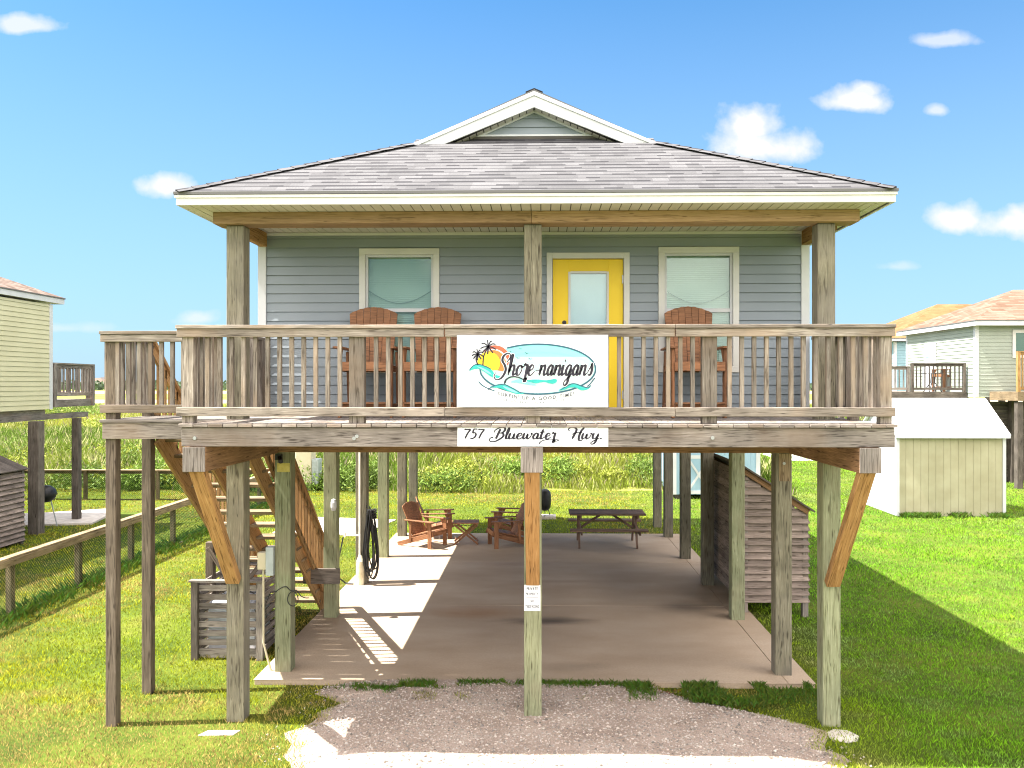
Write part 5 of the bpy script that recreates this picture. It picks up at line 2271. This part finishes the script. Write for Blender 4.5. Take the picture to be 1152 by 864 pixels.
# picnic table
X_ = gx(682.5, 17.95)
pc = thing('picnic_table', 'dark brown wooden picnic table with attached benches near the back of the slab', 'table', (X_, 18.0, 0))
mb = MB()
for k in range(5):
    mb.span(-.84, .84, -.36 + k * .145, -.36 + k * .145 + .138, .70, .735)
mb.build('tabletop', 'table_wood', pc, bevel=.003)
for s in (-1, 1):
    mb = MB()
    for k in range(2):
        y = s * (.60 + k * .13)
        mb.span(-.84, .84, y - .062, y + .062, .415, .45)
    mb.build('bench', 'table_wood', pc, bevel=.003)
for x in (-.63, .63):
    for s in (-1, 1):
        mb = MB()
        mb.beam((x, s * .18, .70), (x, s * .48, 0), .04, .085, up=(0, 1, .3))
        mb.build('leg', 'table_wood', pc)
    mb = MB()
    mb.span(x + .022, x + .06, -.72, .72, .33, .414)
    mb.span(x + .022, x + .06, -.34, .34, .62, .699)
    mb.build('cross_bar', 'table_wood', pc)
    mb = MB()
    mb.beam((x * .96, 0, .36), (x * .16, 0, .69), .035, .05)
    mb.build('brace', 'table_wood', pc)

# black barrel smoker on a pale block behind the centre post
X_, Y_ = pt(613, 583, LZ)
bb = thing('smoker_grill', 'black upright smoker grill on a pale block beyond the slab behind the centre post', 'grill', (X_, Y_, LZ))
mb = MB()
mb.lathe((0, 0, .22), [(.0, 0), (.10, .0), (.15, .06), (.17, .18), (.17, .42), (.15, .50), (.10, .56), (.03, .58), (0, .58)], 20)
mb.build('body', 'black', bb, smooth=True)
mb = MB()
for a in (30, 150, 270):
    mb.tube([(.1 * math.cos(R(a)), .1 * math.sin(R(a)), .25), (.16 * math.cos(R(a)), .16 * math.sin(R(a)), .08)], .012, 6)
mb.build('leg', 'black', bb)
mb = MB()
mb.span(-.22, .30, -.2, .2, -.02, .08)
mb.build('base_block', 'paver', bb)
mb = MB()
mb.tube([(-.04, -.05, .80), (-.04, -.05, .83), (.04, -.05, .83), (.04, -.05, .80)], .008, 6)
mb.build('handle', 'steel', bb)

# =================================================================== AC UNIT AND ITS SCREEN
yac = 10.52
axl, axr = gx(214.5, yac), gx(295.5, yac)
ztop = gz(250, 655, yac)
scr = at_world(thing('slatted_screen', 'grey weathered slatted wooden box screen around the air conditioner', 'enclosure', ((axl + axr) / 2, yac + .5, LZ)))
dpt = .95
for (x, y) in ((axl, yac), (axr - .09, yac), (axl, yac + dpt), (axr - .09, yac + dpt)):
    mb = MB()
    mb.span(x, x + .09, y, y + .09, LZ - .05, ztop)
    mb.build('corner_post', 'dark_wood' if x < -4 else 'grey_wood', scr, bevel=.003)
mb = MB()
ns = 8
stp = (ztop - LZ - .08) / ns
for k in range(ns):
    z = LZ + .07 + k * stp
    for y in (yac + .05, yac + dpt + .02):
        mb.span(axl + .02, axr - .02, y, y + .019, z, z + .078)
    for x in (axl + .03, axr - .049):
        mb.span(x, x + .019, yac + .08, yac + dpt, z, z + .078)
mb.build('slats', 'grey_wood', scr, bevel=.002)
mb = MB()
mb.span(axl - .02, axr + .02, yac - .03, yac + .07, ztop, ztop + .025)
mb.span(axl - .02, axr + .02, yac + dpt + .03, yac + dpt + .13, ztop, ztop + .025)
mb.build('top_rail', 'grey_wood', scr, bevel=.002)

acx = (axl + axr) / 2 - .02
ac = thing('air_conditioner', 'light grey air conditioning unit inside the slatted screen', 'air conditioner', (acx, yac + .52, LZ))
mb = MB()
mb.span(-.32, .32, -.30, .30, .08, .72)
mb.build('casing', 'ac_paint', ac, bevel=.02)
mb = MB()
for k in range(20):
    z = .14 + k * .027
    mb.span(-.322, .322, -.303, .303, z, z + .010)
mb.build('louvre', 'grey_paint', ac)
mb = MB()
for r_ in (.06, .12, .18, .24):
    mb.tube([(r_ * math.cos(2 * math.pi * i / 24), r_ * math.sin(2 * math.pi * i / 24), .745) for i in range(24)], .005, 5, closed=True)
for k in range(8):
    a = k * math.pi / 4
    mb.tube([(0, 0, .755), (.26 * math.cos(a), .26 * math.sin(a), .73)], .005, 5)
mb.build('fan_guard', 'black', ac)
mb = MB()
mb.span(-.4, .4, -.4, .4, -.02, .08)
mb.build('base_pad', 'paver', ac)

# =================================================================== LOUVRED SHEDS
def louvred_shed(name, label, x_low, x_high, y0, y1, z_low, z_high, zb, mat='louver_wood'):
    xa_, xb_ = min(x_low, x_high), max(x_low, x_high)
    t = at_world(thing(name, label, 'shed', ((xa_ + xb_) / 2, (y0 + y1) / 2, LZ)))

    def zr(x):
        return z_low + (z_high - z_low) * (x - x_low) / (x_high - x_low)
    for x in (xa_ + .04, xb_ - .04):
        for y in (y0 + .04, y1 - .04):
            mb = MB()
            mb.span(x - .045, x + .045, y - .045, y + .045, LZ - .1, zr(x) - .05)
            mb.build('corner_post', 'grey_wood', t, bevel=.003)
    for (nm, face) in (('front_louvres', 0), ('back_louvres', 1), ('side_louvres', 2), ('side_louvres', 3)):
        mb = MB()
        z = zb
        while True:
            zt = z + .115
            if face in (0, 1):
                # clip the slat by the sloping roof
                if zt > max(z_low, z_high) - .03:
                    break
                xs0, xs1 = xa_ + .0, xb_ - .0
                if zt > min(z_low, z_high) - .05:
                    xc_ = x_low + (zt + .05 - z_low) / (z_high - z_low) * (x_high - x_low)
                    if x_high > x_low:
                        xs0 = max(xs0, xc_)
                    else:
                        xs1 = min(xs1, xc_)
                if xs1 - xs0 < .08:
                    break
                y = y0 if face == 0 else y1
                mb.box(((xs0 + xs1) / 2, y, z + .06), (xs1 - xs0, .018, .13), Matrix.Rotation(R(-28 if face == 0 else 28), 3, 'X'))
            else:
                x = xa_ if face == 2 else xb_
                if zt > zr(x) - .04:
                    break
                mb.box((x, (y0 + y1) / 2, z + .06), (.018, y1 - y0, .13), Matrix.Rotation(R(28 if face == 2 else -28), 3, 'Y'))
            z += .113
        mb.build(nm, mat, t)
    mb = MB()
    d = Vector((x_high - x_low, 0, z_high - z_low)).normalized()
    n_ = 9
    for k in range(n_):
        y = y0 - .08 + (y1 - y0 + .16) * k / n_
        mb.beam(Vector((x_low, y + .14, z_low)) - d * .10, Vector((x_high, y + .14, z_high)) + d * .05, (y1 - y0 + .16) / n_ - .006, .025)
    mb.build('roof_boards', 'dark_wood', t)
    mb = MB()
    for y in (y0 - .03, y1 + .03):
        mb = MB()
        mb.beam(Vector((x_low, y, z_low - .065)), Vector((x_high, y, z_high - .065)), .02, .09)
        mb.build('rake_board', 'brown_wood', t)
    return t


YS = 12.68
lxr = gx(909, YS)
louvred_shed('louvred_shed', 'weathered louvred lean-to shed with sloping roof beside the right-hand posts', lxr, 3.17, YS, 15.2,
             gz(909, 571, YS), gz(836, 524, YS), .16)
louvred_shed('louvred_shed', 'brown louvred shed under the pale yellow house at the left edge', gx(27, 18.2), gx(27, 18.2) - 1.5, 15.2, 18.2, 1.68, 2.35, .0)

# =================================================================== BEIGE SHED
YB_ = 22.35
bx0, bx1 = gx(1009, YB_), gx(1130, YB_)
shed = at_world(thing('garden_shed', 'beige grooved-panel garden shed with white gable roof on the right lawn', 'shed', ((bx0 + bx1) / 2, 23.4, LZ)))
by1 = 24.6
ze_ = 2.28
mb = MB()
for (a, b, y) in ((bx0, bx1, YB_), (bx0, bx1, by1)):
    x = a + .04
    while x < b - .04:
        x2 = min(x + .198, b - .04)
        mb.span(x, x2, y - .012 if y == YB_ else y, y if y == YB_ else y + .012, LZ + .02, ze_, tint=1)
        x += .205
mb.span(bx0, bx1, YB_ + .001, by1 - .001, LZ, ze_ - .01, tint=1)
mb.build('wall', 'shed_beige', shed)
ry = (YB_ + by1) / 2
rz_ = gz(1060, 449, ry)
mb = MB()
for x, s in ((bx0, -1), (bx1, 1)):
    mb = MB()
    mb.prism([(x, YB_, LZ + .02), (x, by1, LZ + .02), (x, by1, ze_), (x, ry, rz_ - .06), (x, YB_, ze_)], (s * .012, 0, 0))
    mb.build('end_panel', 'white', shed)
mb = MB()
ov = .14
for s, ye in ((1, YB_), (-1, by1)):
    dz = (rz_ - ze_) / (ry - YB_)
    p = [(bx0 - .12, ye - s * ov, ze_ - dz * ov), (bx1 + .10, ye - s * ov, ze_ - dz * ov), (bx1 + .10, ry, rz_), (bx0 - .12, ry, rz_)]
    mb.prism(p, (0, 0, .03))
mb.build('roof', 'shed_roof', shed)
mb = MB()
for x in (bx0 - .03, bx1 - .06):
    mb.span(x, x + .09, YB_ - .03, YB_ - .013, LZ + .02, ze_ - .03)
mb.span(bx0 - .1, bx1 + .08, YB_ - ov - .02, YB_ - ov, ze_ - .17, ze_ - .075)
mb.build('trim', 'white', shed)

# =================================================================== BLUE SHED
YBL = 25.6
ux0, ux1 = gx(757, YBL), gx(854, YBL)
bs = at_world(thing('garden_shed', 'pale blue garden shed with white trim and crossed door braces behind the posts', 'shed', ((ux0 + ux1) / 2, 27, LZ)))
zf = .08
mb = MB()
x = ux0
while x < ux1 - .02:
    mb.span(x, min(x + .2, ux1), YBL - .01, YBL, zf, 2.2, tint=1)
    x += .206
mb.span(ux0, ux1, YBL + .001, 28.4, zf, 2.2, tint=1)
for y in (YBL + .002, 28.39):
    mb.prism([(ux0, y, 2.2), (ux1, y, 2.2), ((ux0 + ux1) / 2, y, 2.95)], (0, .01, 0))
mb.build('wall', 'shed_blue', bs)
mb = MB()
for x in (ux0 - .02, ux1 - .10):
    mb.span(x, x + .13, YBL - .03, YBL - .012, zf, 2.2)
mb.span(ux0, ux1, YBL - .03, YBL - .012, 2.1, 2.22)
mb.build('trim', 'white', bs)
dx0, dx1 = gx(772, YBL), gx(800, YBL)
mb = MB()
mb.span(dx0, dx1, YBL - .022, YBL - .012, zf + .02, 2.0, tint=1)
dd = mb.build('door', 'shed_blue', bs)
mb = MB()
yy = YBL - .034
mb.span(dx0, dx0 + .08, yy, yy + .010, zf + .02, 2.0)
mb.span(dx1 - .08, dx1, yy, yy + .010, zf + .02, 2.0)
for z in (zf + .02, 1.22, 1.9):
    mb.span(dx0 + .08, dx1 - .08, yy, yy + .010, z, z + .11)
mb.beam((dx0 + .06, yy, .2), (dx1 - .06, yy, 1.22), .01, .07)
mb.beam((dx0 + .06, yy - .004, 1.22), (dx1 - .06, yy - .004, .2), .01, .07)
mb.build('door_trim', 'white', dd)
mb = MB()
cxm = (ux0 + ux1) / 2
mb.prism([(ux0 - .15, YBL - .12, 2.13), (cxm, YBL - .12, 3.0), (cxm, YBL - .12, 3.05), (ux0 - .15, YBL - .12, 2.18)], (0, 3.1, 0))
mb.prism([(ux1 + .15, YBL - .12, 2.13), (cxm, YBL - .12, 3.0), (cxm, YBL - .12, 3.05), (ux1 + .15, YBL - .12, 2.18)], (0, 3.1, 0))
mb.build('roof', 'shingle_brown', bs)
mb = MB()
for x in (ux0 + .2, cxm, ux1 - .2):
    mb.span(x - .1, x + .1, YBL + .1, 28.3, LZ, zf - .001)
mb.build('skid', 'dark_wood', bs)

# beige cabinet with a dark unit at its side, far left behind the stairs
YCB = 27.3
cb = at_world(thing('utility_cabinet', 'tall beige utility cabinet standing at the edge of the marsh beyond the stairs', 'cabinet', (gx(343, YCB), YCB, LZ)))
mb = MB()
mb.span(gx(332, YCB), gx(350, YCB), YCB, YCB + .6, LZ, 2.1)
mb.build('body', 'beige_box', cb, bevel=.02)
mb = MB()
mb.span(gx(350.3, YCB), gx(357.5, YCB), YCB + .05, YCB + .5, .15, gz(354, 517, YCB))
for k in range(8):
    z = .2 + k * .1
    mb.span(gx(350.5, YCB), gx(357, YCB), YCB + .04, YCB + .05, z, z + .04)
mb.build('side_unit', 'grey_paint', cb)

# =================================================================== PAVERS AT THE FRONT POSTS
X_, Y_ = pt(246, 826, LZ)
mb = MB()
mb.prism([(X_ - .20, Y_ - .05, LZ + .012), (X_ + .16, Y_ - .03, LZ + .012), (X_ + .20, Y_ + .08, LZ + .012), (X_ - .14, Y_ + .07, LZ + .012)], (0, 0, -.04))
tag(mb.build('paver', 'paver', None, loc=(X_, Y_, LZ), bevel=.004), 'flat sunlit paver in the grass in front of the left front post', 'paver')
X_, Y_ = pt(948, 828, LZ)
mb = MB()
mb.lathe((X_, Y_, LZ - .02), [(.0, .036), (.11, .036), (.16, .026), (.19, .0)], 7)
tag(mb.build('paver', 'paver', None, loc=(X_, Y_, LZ)), 'rounded grey stone paver by the foot of the right front post', 'paver')

# =================================================================== FENCES
def fence(name, label, axis, fixed, a0, a1, step, first, ztop, net=True):
    if axis == 'y':
        loc = (fixed, (a0 + a1) / 2, LZ)
    else:
        loc = ((a0 + a1) / 2, fixed, LZ)
    t = at_world(thing(name, label, 'fence', loc))
    a = first
    while a < a1 + .01:
        mb = MB()
        frame_box(mb, axis, fixed, a - .05, a + .05, -.045, .045, LZ - .2, ztop - .002)
        mb.build('post', 'fence_wood', t, bevel=.003)
        a += step
    a = a0
    while a < a1 - .1:
        b = min(a1, a + step * 2)
        mb = MB()
        frame_box(mb, axis, fixed, a, b - .006, -.07, .07, ztop, ztop + .036)
        frame_box(mb, axis, fixed, a, b - .006, .048, .085, ztop - .10, ztop - .001)
        mb.build('rail', 'fence_wood', t, bevel=.003)
        a = b
    if net:
        mb = MB()
        zb_, zt_ = LZ + .05, ztop - .02
        hgt = zt_ - zb_
        p = .062
        k = a0 - hgt
        w_ = .0036
        while k < a1:
            for sg in (1, -1):
                s0, s1 = (k, k + hgt) if sg == 1 else (k + hgt, k)
                e0 = (s0, zb_)
                e1 = (s1, zt_)
                # clip to the fence ends
                def cl(e, o_):
                    if e[0] < a0:
                        f = (a0 - e[0]) / (o_[0] - e[0]) if o_[0] != e[0] else 0
                        return (a0, e[1] + (o_[1] - e[1]) * f)
                    if e[0] > a1:
                        f = (a1 - e[0]) / (o_[0] - e[0])
                        return (a1, e[1] + (o_[1] - e[1]) * f)
                    return e
                c0, c1 = cl(e0, e1), cl(e1, e0)
                off = .002 * sg
                if axis == 'y':
                    P0, P1 = Vector((fixed + .055 + off, c0[0], c0[1])), Vector((fixed + .055 + off, c1[0], c1[1]))
                else:
                    P0, P1 = Vector((c0[0], fixed - .055 + off, c0[1])), Vector((c1[0], fixed - .055 + off, c1[1]))
                if (P1 - P0).length > .05:
                    mb.tube([P0, P1], w_, 3, caps=False)
            k += p
        mb.build('wire_mesh', 'net_green', t)
        mb = MB()
        frame_box(mb, axis, fixed, a0, a1, .04, .062, LZ + .01, LZ + .035)
        mb.build('bottom_rail', 'dark_wood', t)
    return t


fence('wire_fence', 'timber and green wire-mesh fence running back along the left lawn', 'y', -8.35, 8.6, 24.9, 1.85, 8.72, .86)
fence('wire_fence', 'timber rail fence crossing the far end of the left yard before the marsh', 'x', 25.0, -24, -8.42, 2.3, -23.6, .86)


# =================================================================== NEIGHBOURS
def hip_roof(parent, x0, x1, y0, y1, ze, s, mat, fas='white', ridge_along='y', th=.16):
    mb = MB()
    q = math.sqrt(1 + s * s)
    if ridge_along == 'y':
        hw = (x1 - x0) / 2
        xc = (x0 + x1) / 2
        rz = ze + s * hw
        A, B = (xc, y0 + hw, rz), (xc, y1 - hw, rz)
        roof_face(mb, [(x0, y0, ze), (x1, y0, ze), A], lambda p: (p.x, (p.y - y0) * q))
        roof_face(mb, [(x0, y1, ze), (x1, y1, ze), B], lambda p: (p.x, (y1 - p.y) * q))
        roof_face(mb, [(x0, y0, ze), A, B, (x0, y1, ze)], lambda p: (p.y, (p.x - x0) * q))
        roof_face(mb, [(x1, y0, ze), A, B, (x1, y1, ze)], lambda p: (p.y, (x1 - p.x) * q))
    else:
        hw = (y1 - y0) / 2
        yc_ = (y0 + y1) / 2
        rz = ze + s * hw
        A, B = (x0 + hw, yc_, rz), (x1 - hw, yc_, rz)
        roof_face(mb, [(x0, y0, ze), (x0, y1, ze), A], lambda p: (p.y, (p.x - x0) * q))
        roof_face(mb, [(x1, y0, ze), (x1, y1, ze), B], lambda p: (p.y, (x1 - p.x) * q))
        roof_face(mb, [(x0, y0, ze), A, B, (x1, y0, ze)], lambda p: (p.x, (p.y - y0) * q))
        roof_face(mb, [(x0, y1, ze), A, B, (x1, y1, ze)], lambda p: (p.x, (y1 - p.y) * q))
    r_ = mb.build('roof', [mat, edge_m], parent)
    mb = MB()
    t_ = .04
    mb.span(x0 + .02, x1 - .02, y0 + .02, y0 + .06, ze - th, ze - .03)
    mb.span(x0 + .02, x1 - .02, y1 - .06, y1 - .02, ze - th, ze - .03)
    mb.span(x0 + .02, x0 + .06, y0 + .061, y1 - .061, ze - th, ze - .03)
    mb.span(x1 - .06, x1 - .02, y0 + .061, y1 - .061, ze - th, ze - .03)
    mb.span(x0 + .06, x1 - .06, y0 + .061, y1 - .061, ze - th + .01, ze - th + .03)
    mb.build('fascia', fas, r_)
    return r_


def neighbour_walls(parent, x0, x1, y0, y1, z0, z1, mat, course=.13):
    mb = MB()
    siding(mb, (0, y0, 0), (1, 0, 0), (0, -1, 0), x0, x1, z0, z1, course)
    siding(mb, (0, y1, 0), (1, 0, 0), (0, 1, 0), x0, x1, z0, z1, course)
    siding(mb, (x0, 0, 0), (0, 1, 0), (-1, 0, 0), y0, y1, z0, z1, course)
    siding(mb, (x1, 0, 0), (0, 1, 0), (1, 0, 0), y0, y1, z0, z1, course)
    mb.span(x0 + .005, x1 - .005, y0 + .005, y1 - .005, z0 + .01, z1, tint=1)
    w = mb.build('wall', mat, parent)
    mb = MB()
    for x, sx in ((x0, 1), (x1, -1)):
        for y, sy in ((y0, 1), (y1, -1)):
            mb.span(x - sx * .02, x + sx * .11, y - sy * .022, y - sy * .003, z0, z1)
            mb.span(x - sx * .022, x - sx * .003, y - sy * .02, y + sy * .11, z0, z1 - .002)
    mb.build('corner_trim', 'white', w)
    return w


def simple_rail(parent, axis, fixed, a0, a1, zd, mat='grey_wood', step=.14, h=.95, closed=False):
    mb = MB()
    frame_box(mb, axis, fixed, a0, a1, -.05, .05, zd + h - .04, zd + h)
    frame_box(mb, axis, fixed, a0, a1, -.02, .02, zd + h - .13, zd + h - .041)
    frame_box(mb, axis, fixed, a0, a1, -.02, .02, zd + .08, zd + .17)
    r_ = mb.build('railing', mat, parent)
    a = a0 + .05
    while a < a1:
        mb = MB()
        frame_box(mb, axis, fixed, a - .02, a + .02, -.018, .018, zd + .171, zd + h - .131)
        mb.build('baluster', mat, r_)
        a += step
    n = max(1, round((a1 - a0) / 1.8))
    for k in range(n + 1):
        p_ = a0 + (a1 - a0) * k / n
        p_ = min(max(p_, a0 + .05), a1 - .05)
        mb = MB()
        frame_box(mb, axis, fixed, p_ - .05, p_ + .05, -.049, .049, zd - .2, zd + h - .041)
        mb.build('railing_post', mat, r_)
    return r_


# --- pale yellow house on the left
lY = 20.2
LX = gx(58, lY)
lzb, lzt = gz(58, 460.5, lY), gz(58, 343, lY)
left_house = at_world(thing('stilt_house', 'pale yellow clapboard house on dark timber piles at the left edge', 'house', (LX - 4, 15.5, LZ)))
neighbour_walls(left_house, LX - 8, LX, 10.5, lY, lzb, lzt, 'yellow_siding', .118)
hip_roof(left_house, LX - 8.4, gx(74, 20.65), 10.1, 20.65, gz(74, 335.5, 20.6), .42, 'shingle_brown')
mb = MB()
mb.span(LX - 7.9, LX - .1, 10.6, lY - .1, lzb - .12, lzb - .002)
mb.span(LX - .3, LX - .08, 10.6, 22.0, lzb - .26, lzb - .121)
mb.span(LX - 7.9, LX - 7.6, 10.6, 22.0, lzb - .26, lzb - .121)
mb.build('floor_beam', 'grey_wood', left_house)
for (x, y, w) in ((gx(37, 19.2), 19.2, .26), (gx(84, 21.15), 21.15, .18), (LX - .2, 16.2, .3), (LX - .2, 13.2, .3), (LX - 4, 19.2, .3), (LX - 4, 15.5, .3), (LX - 7.6, 19.2, .3), (LX - 7.6, 14, .3), (LX - 7.6, 21.2, .2)):
    mb = MB()
    mb.span(x - w / 2, x + w / 2, y, y + w, LZ - .2, lzb - .261)
    mb.build('pile', 'dark_wood', left_house, bevel=.01)
mb = MB()
mb.span(LX - 8, LX + .0, lY + .03, 22.1, 3.0, 3.19)
mb.build('back_deck', 'grey_wood', left_house)
simple_rail(left_house, 'y', LX, lY + .05, 22.1, 3.2)
simple_rail(left_house, 'x', 22.05, LX - 8, LX - .06, 3.2)

X_, Y_ = gx(51, 20.0), 20.0
bg_ = thing('barrel_grill', 'black barrel barbecue grill under the pale yellow house behind its corner pile', 'grill', (X_, Y_, LZ + .05))
mb = MB()
mb.lathe((0, 0, .62), [(0, 0), (.12, .02), (.22, .10), (.27, .22), (.22, .34), (.12, .42), (0, .44)], 20)
mb.build('body', 'black', bg_, smooth=True)
for a in (30, 150, 270):
    mb = MB()
    mb.tube([(.12 * math.cos(R(a)), .12 * math.sin(R(a)), .68), (.26 * math.cos(R(a)), .26 * math.sin(R(a)), 0)], .014, 6)
    mb.build('leg', 'steel', bg_)
mb = MB()
mb.tube([(-.08, -.22, .92), (-.08, -.27, .95), (.08, -.27, .95), (.08, -.22, .92)], .01, 6)
mb.build('handle', 'steel', bg_)

# --- sage house on the right
rY = 30.0
RX = gx(1097.5, rY)
rzb, rzt = gz(1097, 447, rY), gz(1097, 362.5, rY)
rb = 35.6
right_house = at_world(thing('stilt_house', 'sage-green clapboard house with tan roof and dark deck at the right edge', 'house', (RX + 4.5, 33, LZ)))
neighbour_walls(right_house, RX, RX + 9, rY, rb, rzb, rzt, 'green_siding', .135)
hip_roof(right_house, RX - .25, RX + 11, rY - .45, rb + .5, gz(1090, 360, rY - .4), .45, 'shingle_tan', th=.2, ridge_along='x')
wx0, wx1 = gx(1138.5, rY), gx(1175, rY)
wz0, wz1 = gz(1150, 403, rY), gz(1150, 371, rY)
mb = MB()
mb.span(wx0, wx1, rY - .05, rY - .02, wz0, wz1)
wf_ = mb.build('window', 'trim', right_house)
mb = MB()
mb.span(wx0 + .12, wx1 - .12, rY - .06, rY - .051, wz0 + .12, wz1 - .12)
mb.build('pane', flat('dark_glass', (.05, .12, .09), .1), wf_)
# side door with a blue top pane, wall lamps
dY0 = 32.9
mb = MB()
mb.span(RX - .05, RX - .02, dY0, dY0 + 1.0, rzb + .15, rzb + 2.2)
df_ = mb.build('door', 'white', right_house)
mb = MB()
mb.span(RX - .06, RX - .051, dY0 + .15, dY0 + .85, rzb + 1.6, rzb + 2.05)
mb.build('pane', 'blue_siding', df_)
zdk = gz(1060, 441, rY + .6)
dkx = gx(1003, rY + .6)
mb = MB()
mb.span(dkx - 1.2, RX - .05, rY + .5, 35.4, zdk - .25, zdk)
mb.build('side_deck', 'dark_wood', right_house)
simple_rail(right_house, 'x', rY + .55, gx(1024, rY + .6), RX - .08, zdk, 'dark_wood', .16, gz(1060, 408.5, rY + .6) - zdk)
simple_rail(right_house, 'x', rY + .6, dkx - 1.2, gx(1023, rY + .6), zdk, 'grey_wood', .16, gz(1010, 412, rY + .6) - zdk)
# slatted skirt below the house
mb = MB()
z = LZ + .05
while z < rzb - .15:
    mb.span(RX + .3, RX + 9, rY + .3, rY + .33, z, z + .11)
    z += .15
mb.build('slat_skirt', 'dark_wood', right_house)
for x in (RX + .2, RX + 1.35, RX + 4.5, RX + 8.7):
    mb = MB()
    mb.span(x, x + .24, rY + .05, rY + .29, LZ - .2, rzb - .02)
    mb.build('pile', 'dark_wood', right_house)
mb = MB()
mb.span(RX + .31, RX + 8.9, rY + .4, rb, LZ, rzb - .3)
mb.build('lower_wall', 'dark_wood', right_house)
# tan porch at the front right
fx0 = gx(1145, 28.2)
mb = MB()
mb.span(fx0, fx0 + 6, 28.2, rY - .05, gz(1148, 451, 28.2), gz(1148, 441, 28.2))
mb.build('front_deck', 'fence_wood', right_house)
simple_rail(right_house, 'x', 28.25, fx0, fx0 + 6, gz(1148, 441, 28.2), 'orange_wood', .14, gz(1148, 395, 28.2) - gz(1148, 441, 28.2))
mb = MB()
mb.span(fx0 + .05, fx0 + .25, 28.3, 28.5, LZ, gz(1148, 452, 28.2))
mb.build('pile', 'dark_wood', right_house)

# patio set on that deck
pt_ = thing('patio_table', 'dark metal bistro table on the deck of the sage-green house', 'table', (gx(1052, 31.2), 31.4, zdk))
mb = MB()
mb.lathe((0, 0, .70), [(0, .03), (.38, .03), (.40, .0), (0, 0)], 20)
mb.build('tabletop', 'black', pt_)
for a in (45, 135, 225, 315):
    mb = MB()
    mb.tube([(.1 * math.cos(R(a)), .1 * math.sin(R(a)), .7), (.08 * math.cos(R(a)), .08 * math.sin(R(a)), .35), (.34 * math.cos(R(a)), .34 * math.sin(R(a)), 0)], .018, 6)
    mb.build('leg', 'black', pt_)
cg2 = 'brown slatted chairs on the neighbouring deck'
c3 = dup(t1, (gx(1063, 32.2), 32.2, zdk), R(-80), 'brown high-backed chair on the deck of the sage-green house, left one', cg2, 1.12)
dup(t1, (gx(1075, 32.2), 31.8, zdk), R(-80), 'brown high-backed chair on the deck of the sage-green house, nearer its white corner', cg2, 1.12)

# --- blue house with an orange roof behind
bY = 44.0
ox0 = gx(1006.5, bY)
blue_house = at_world(thing('stilt_house', 'blue clapboard house with bright orange roof half hidden behind the sage-green one', 'house', (ox0 + 6, bY + 4, LZ)))
ozt = gz(1020, 384.5, bY)
neighbour_walls(blue_house, ox0, ox0 + 11, bY, bY + 9, 2.9, ozt, 'blue_siding', .14)
hip_roof(blue_house, ox0 - .4, ox0 + 11.4, bY - .4, bY + 9.4, ozt + .18, .47, 'shingle_orange', ridge_along='x')
for x in (ox0 + .2, ox0 + 3.8, ox0 + 7.2, ox0 + 10.6):
    for y in (bY + .2, bY + 8.6):
        mb = MB()
        mb.span(x, x + .3, y, y + .3, LZ - .2, 2.9)
        mb.build('pile', 'dark_wood', blue_house)
# --- a further house only whose ridge shows
fY = 70.0
fx = gx(1000, fY)
far_house = at_world(thing('stilt_house', 'far small house whose brown ridge just clears the orange roof', 'house', (fx + 4, fY + 4, LZ)))
neighbour_walls(far_house, fx, fx + 9, fY, fY + 8, 3.0, 5.9, 'white', .2)
hip_roof(far_house, fx - .4, fx + 9.4, fY - .4, fY + 8.4, 6.1, .62, 'shingle_brown', ridge_along='x')
for x in (fx + .2, fx + 8.5):
    for y in (fY + .2, fY + 7.6):
        mb = MB()
        mb.span(x, x + .3, y, y + .3, LZ - .2, 3.0)
        mb.build('pile', 'dark_wood', far_house)

# --- distant roofs on the horizon at the left
dg = 'distant houses on the horizon'
for i, (px_, Y_, w_, h_, m_, lb) in enumerate([(104, 560, 16, 5.2, 'shingle_brown', 'small distant house with grey-brown roof on the horizon, left of the deck landing'),
                                             (113, 600, 13, 6.2, 'shingle', 'small distant house with pale grey roof on the horizon beside the deck landing')]):
    x = gx(px_, Y_)
    d_ = at_world(thing('distant_house', lb, 'house', (x, Y_ + 5, LZ), dg))
    mb = MB()
    mb.span(x - w_ / 2, x + w_ / 2, Y_, Y_ + 10, LZ, h_)
    mb.build('wall', 'white', d_)
    hip_roof(d_, x - w_ / 2 - .5, x + w_ / 2 + .5, Y_ - .5, Y_ + 10.5, h_, .5, m_, ridge_along='x')

# a drooping power line in front of the street, whose reflection is modelled as a thin tube behind the panes, is outside the frame and left out
bpy.context.view_layer.update()
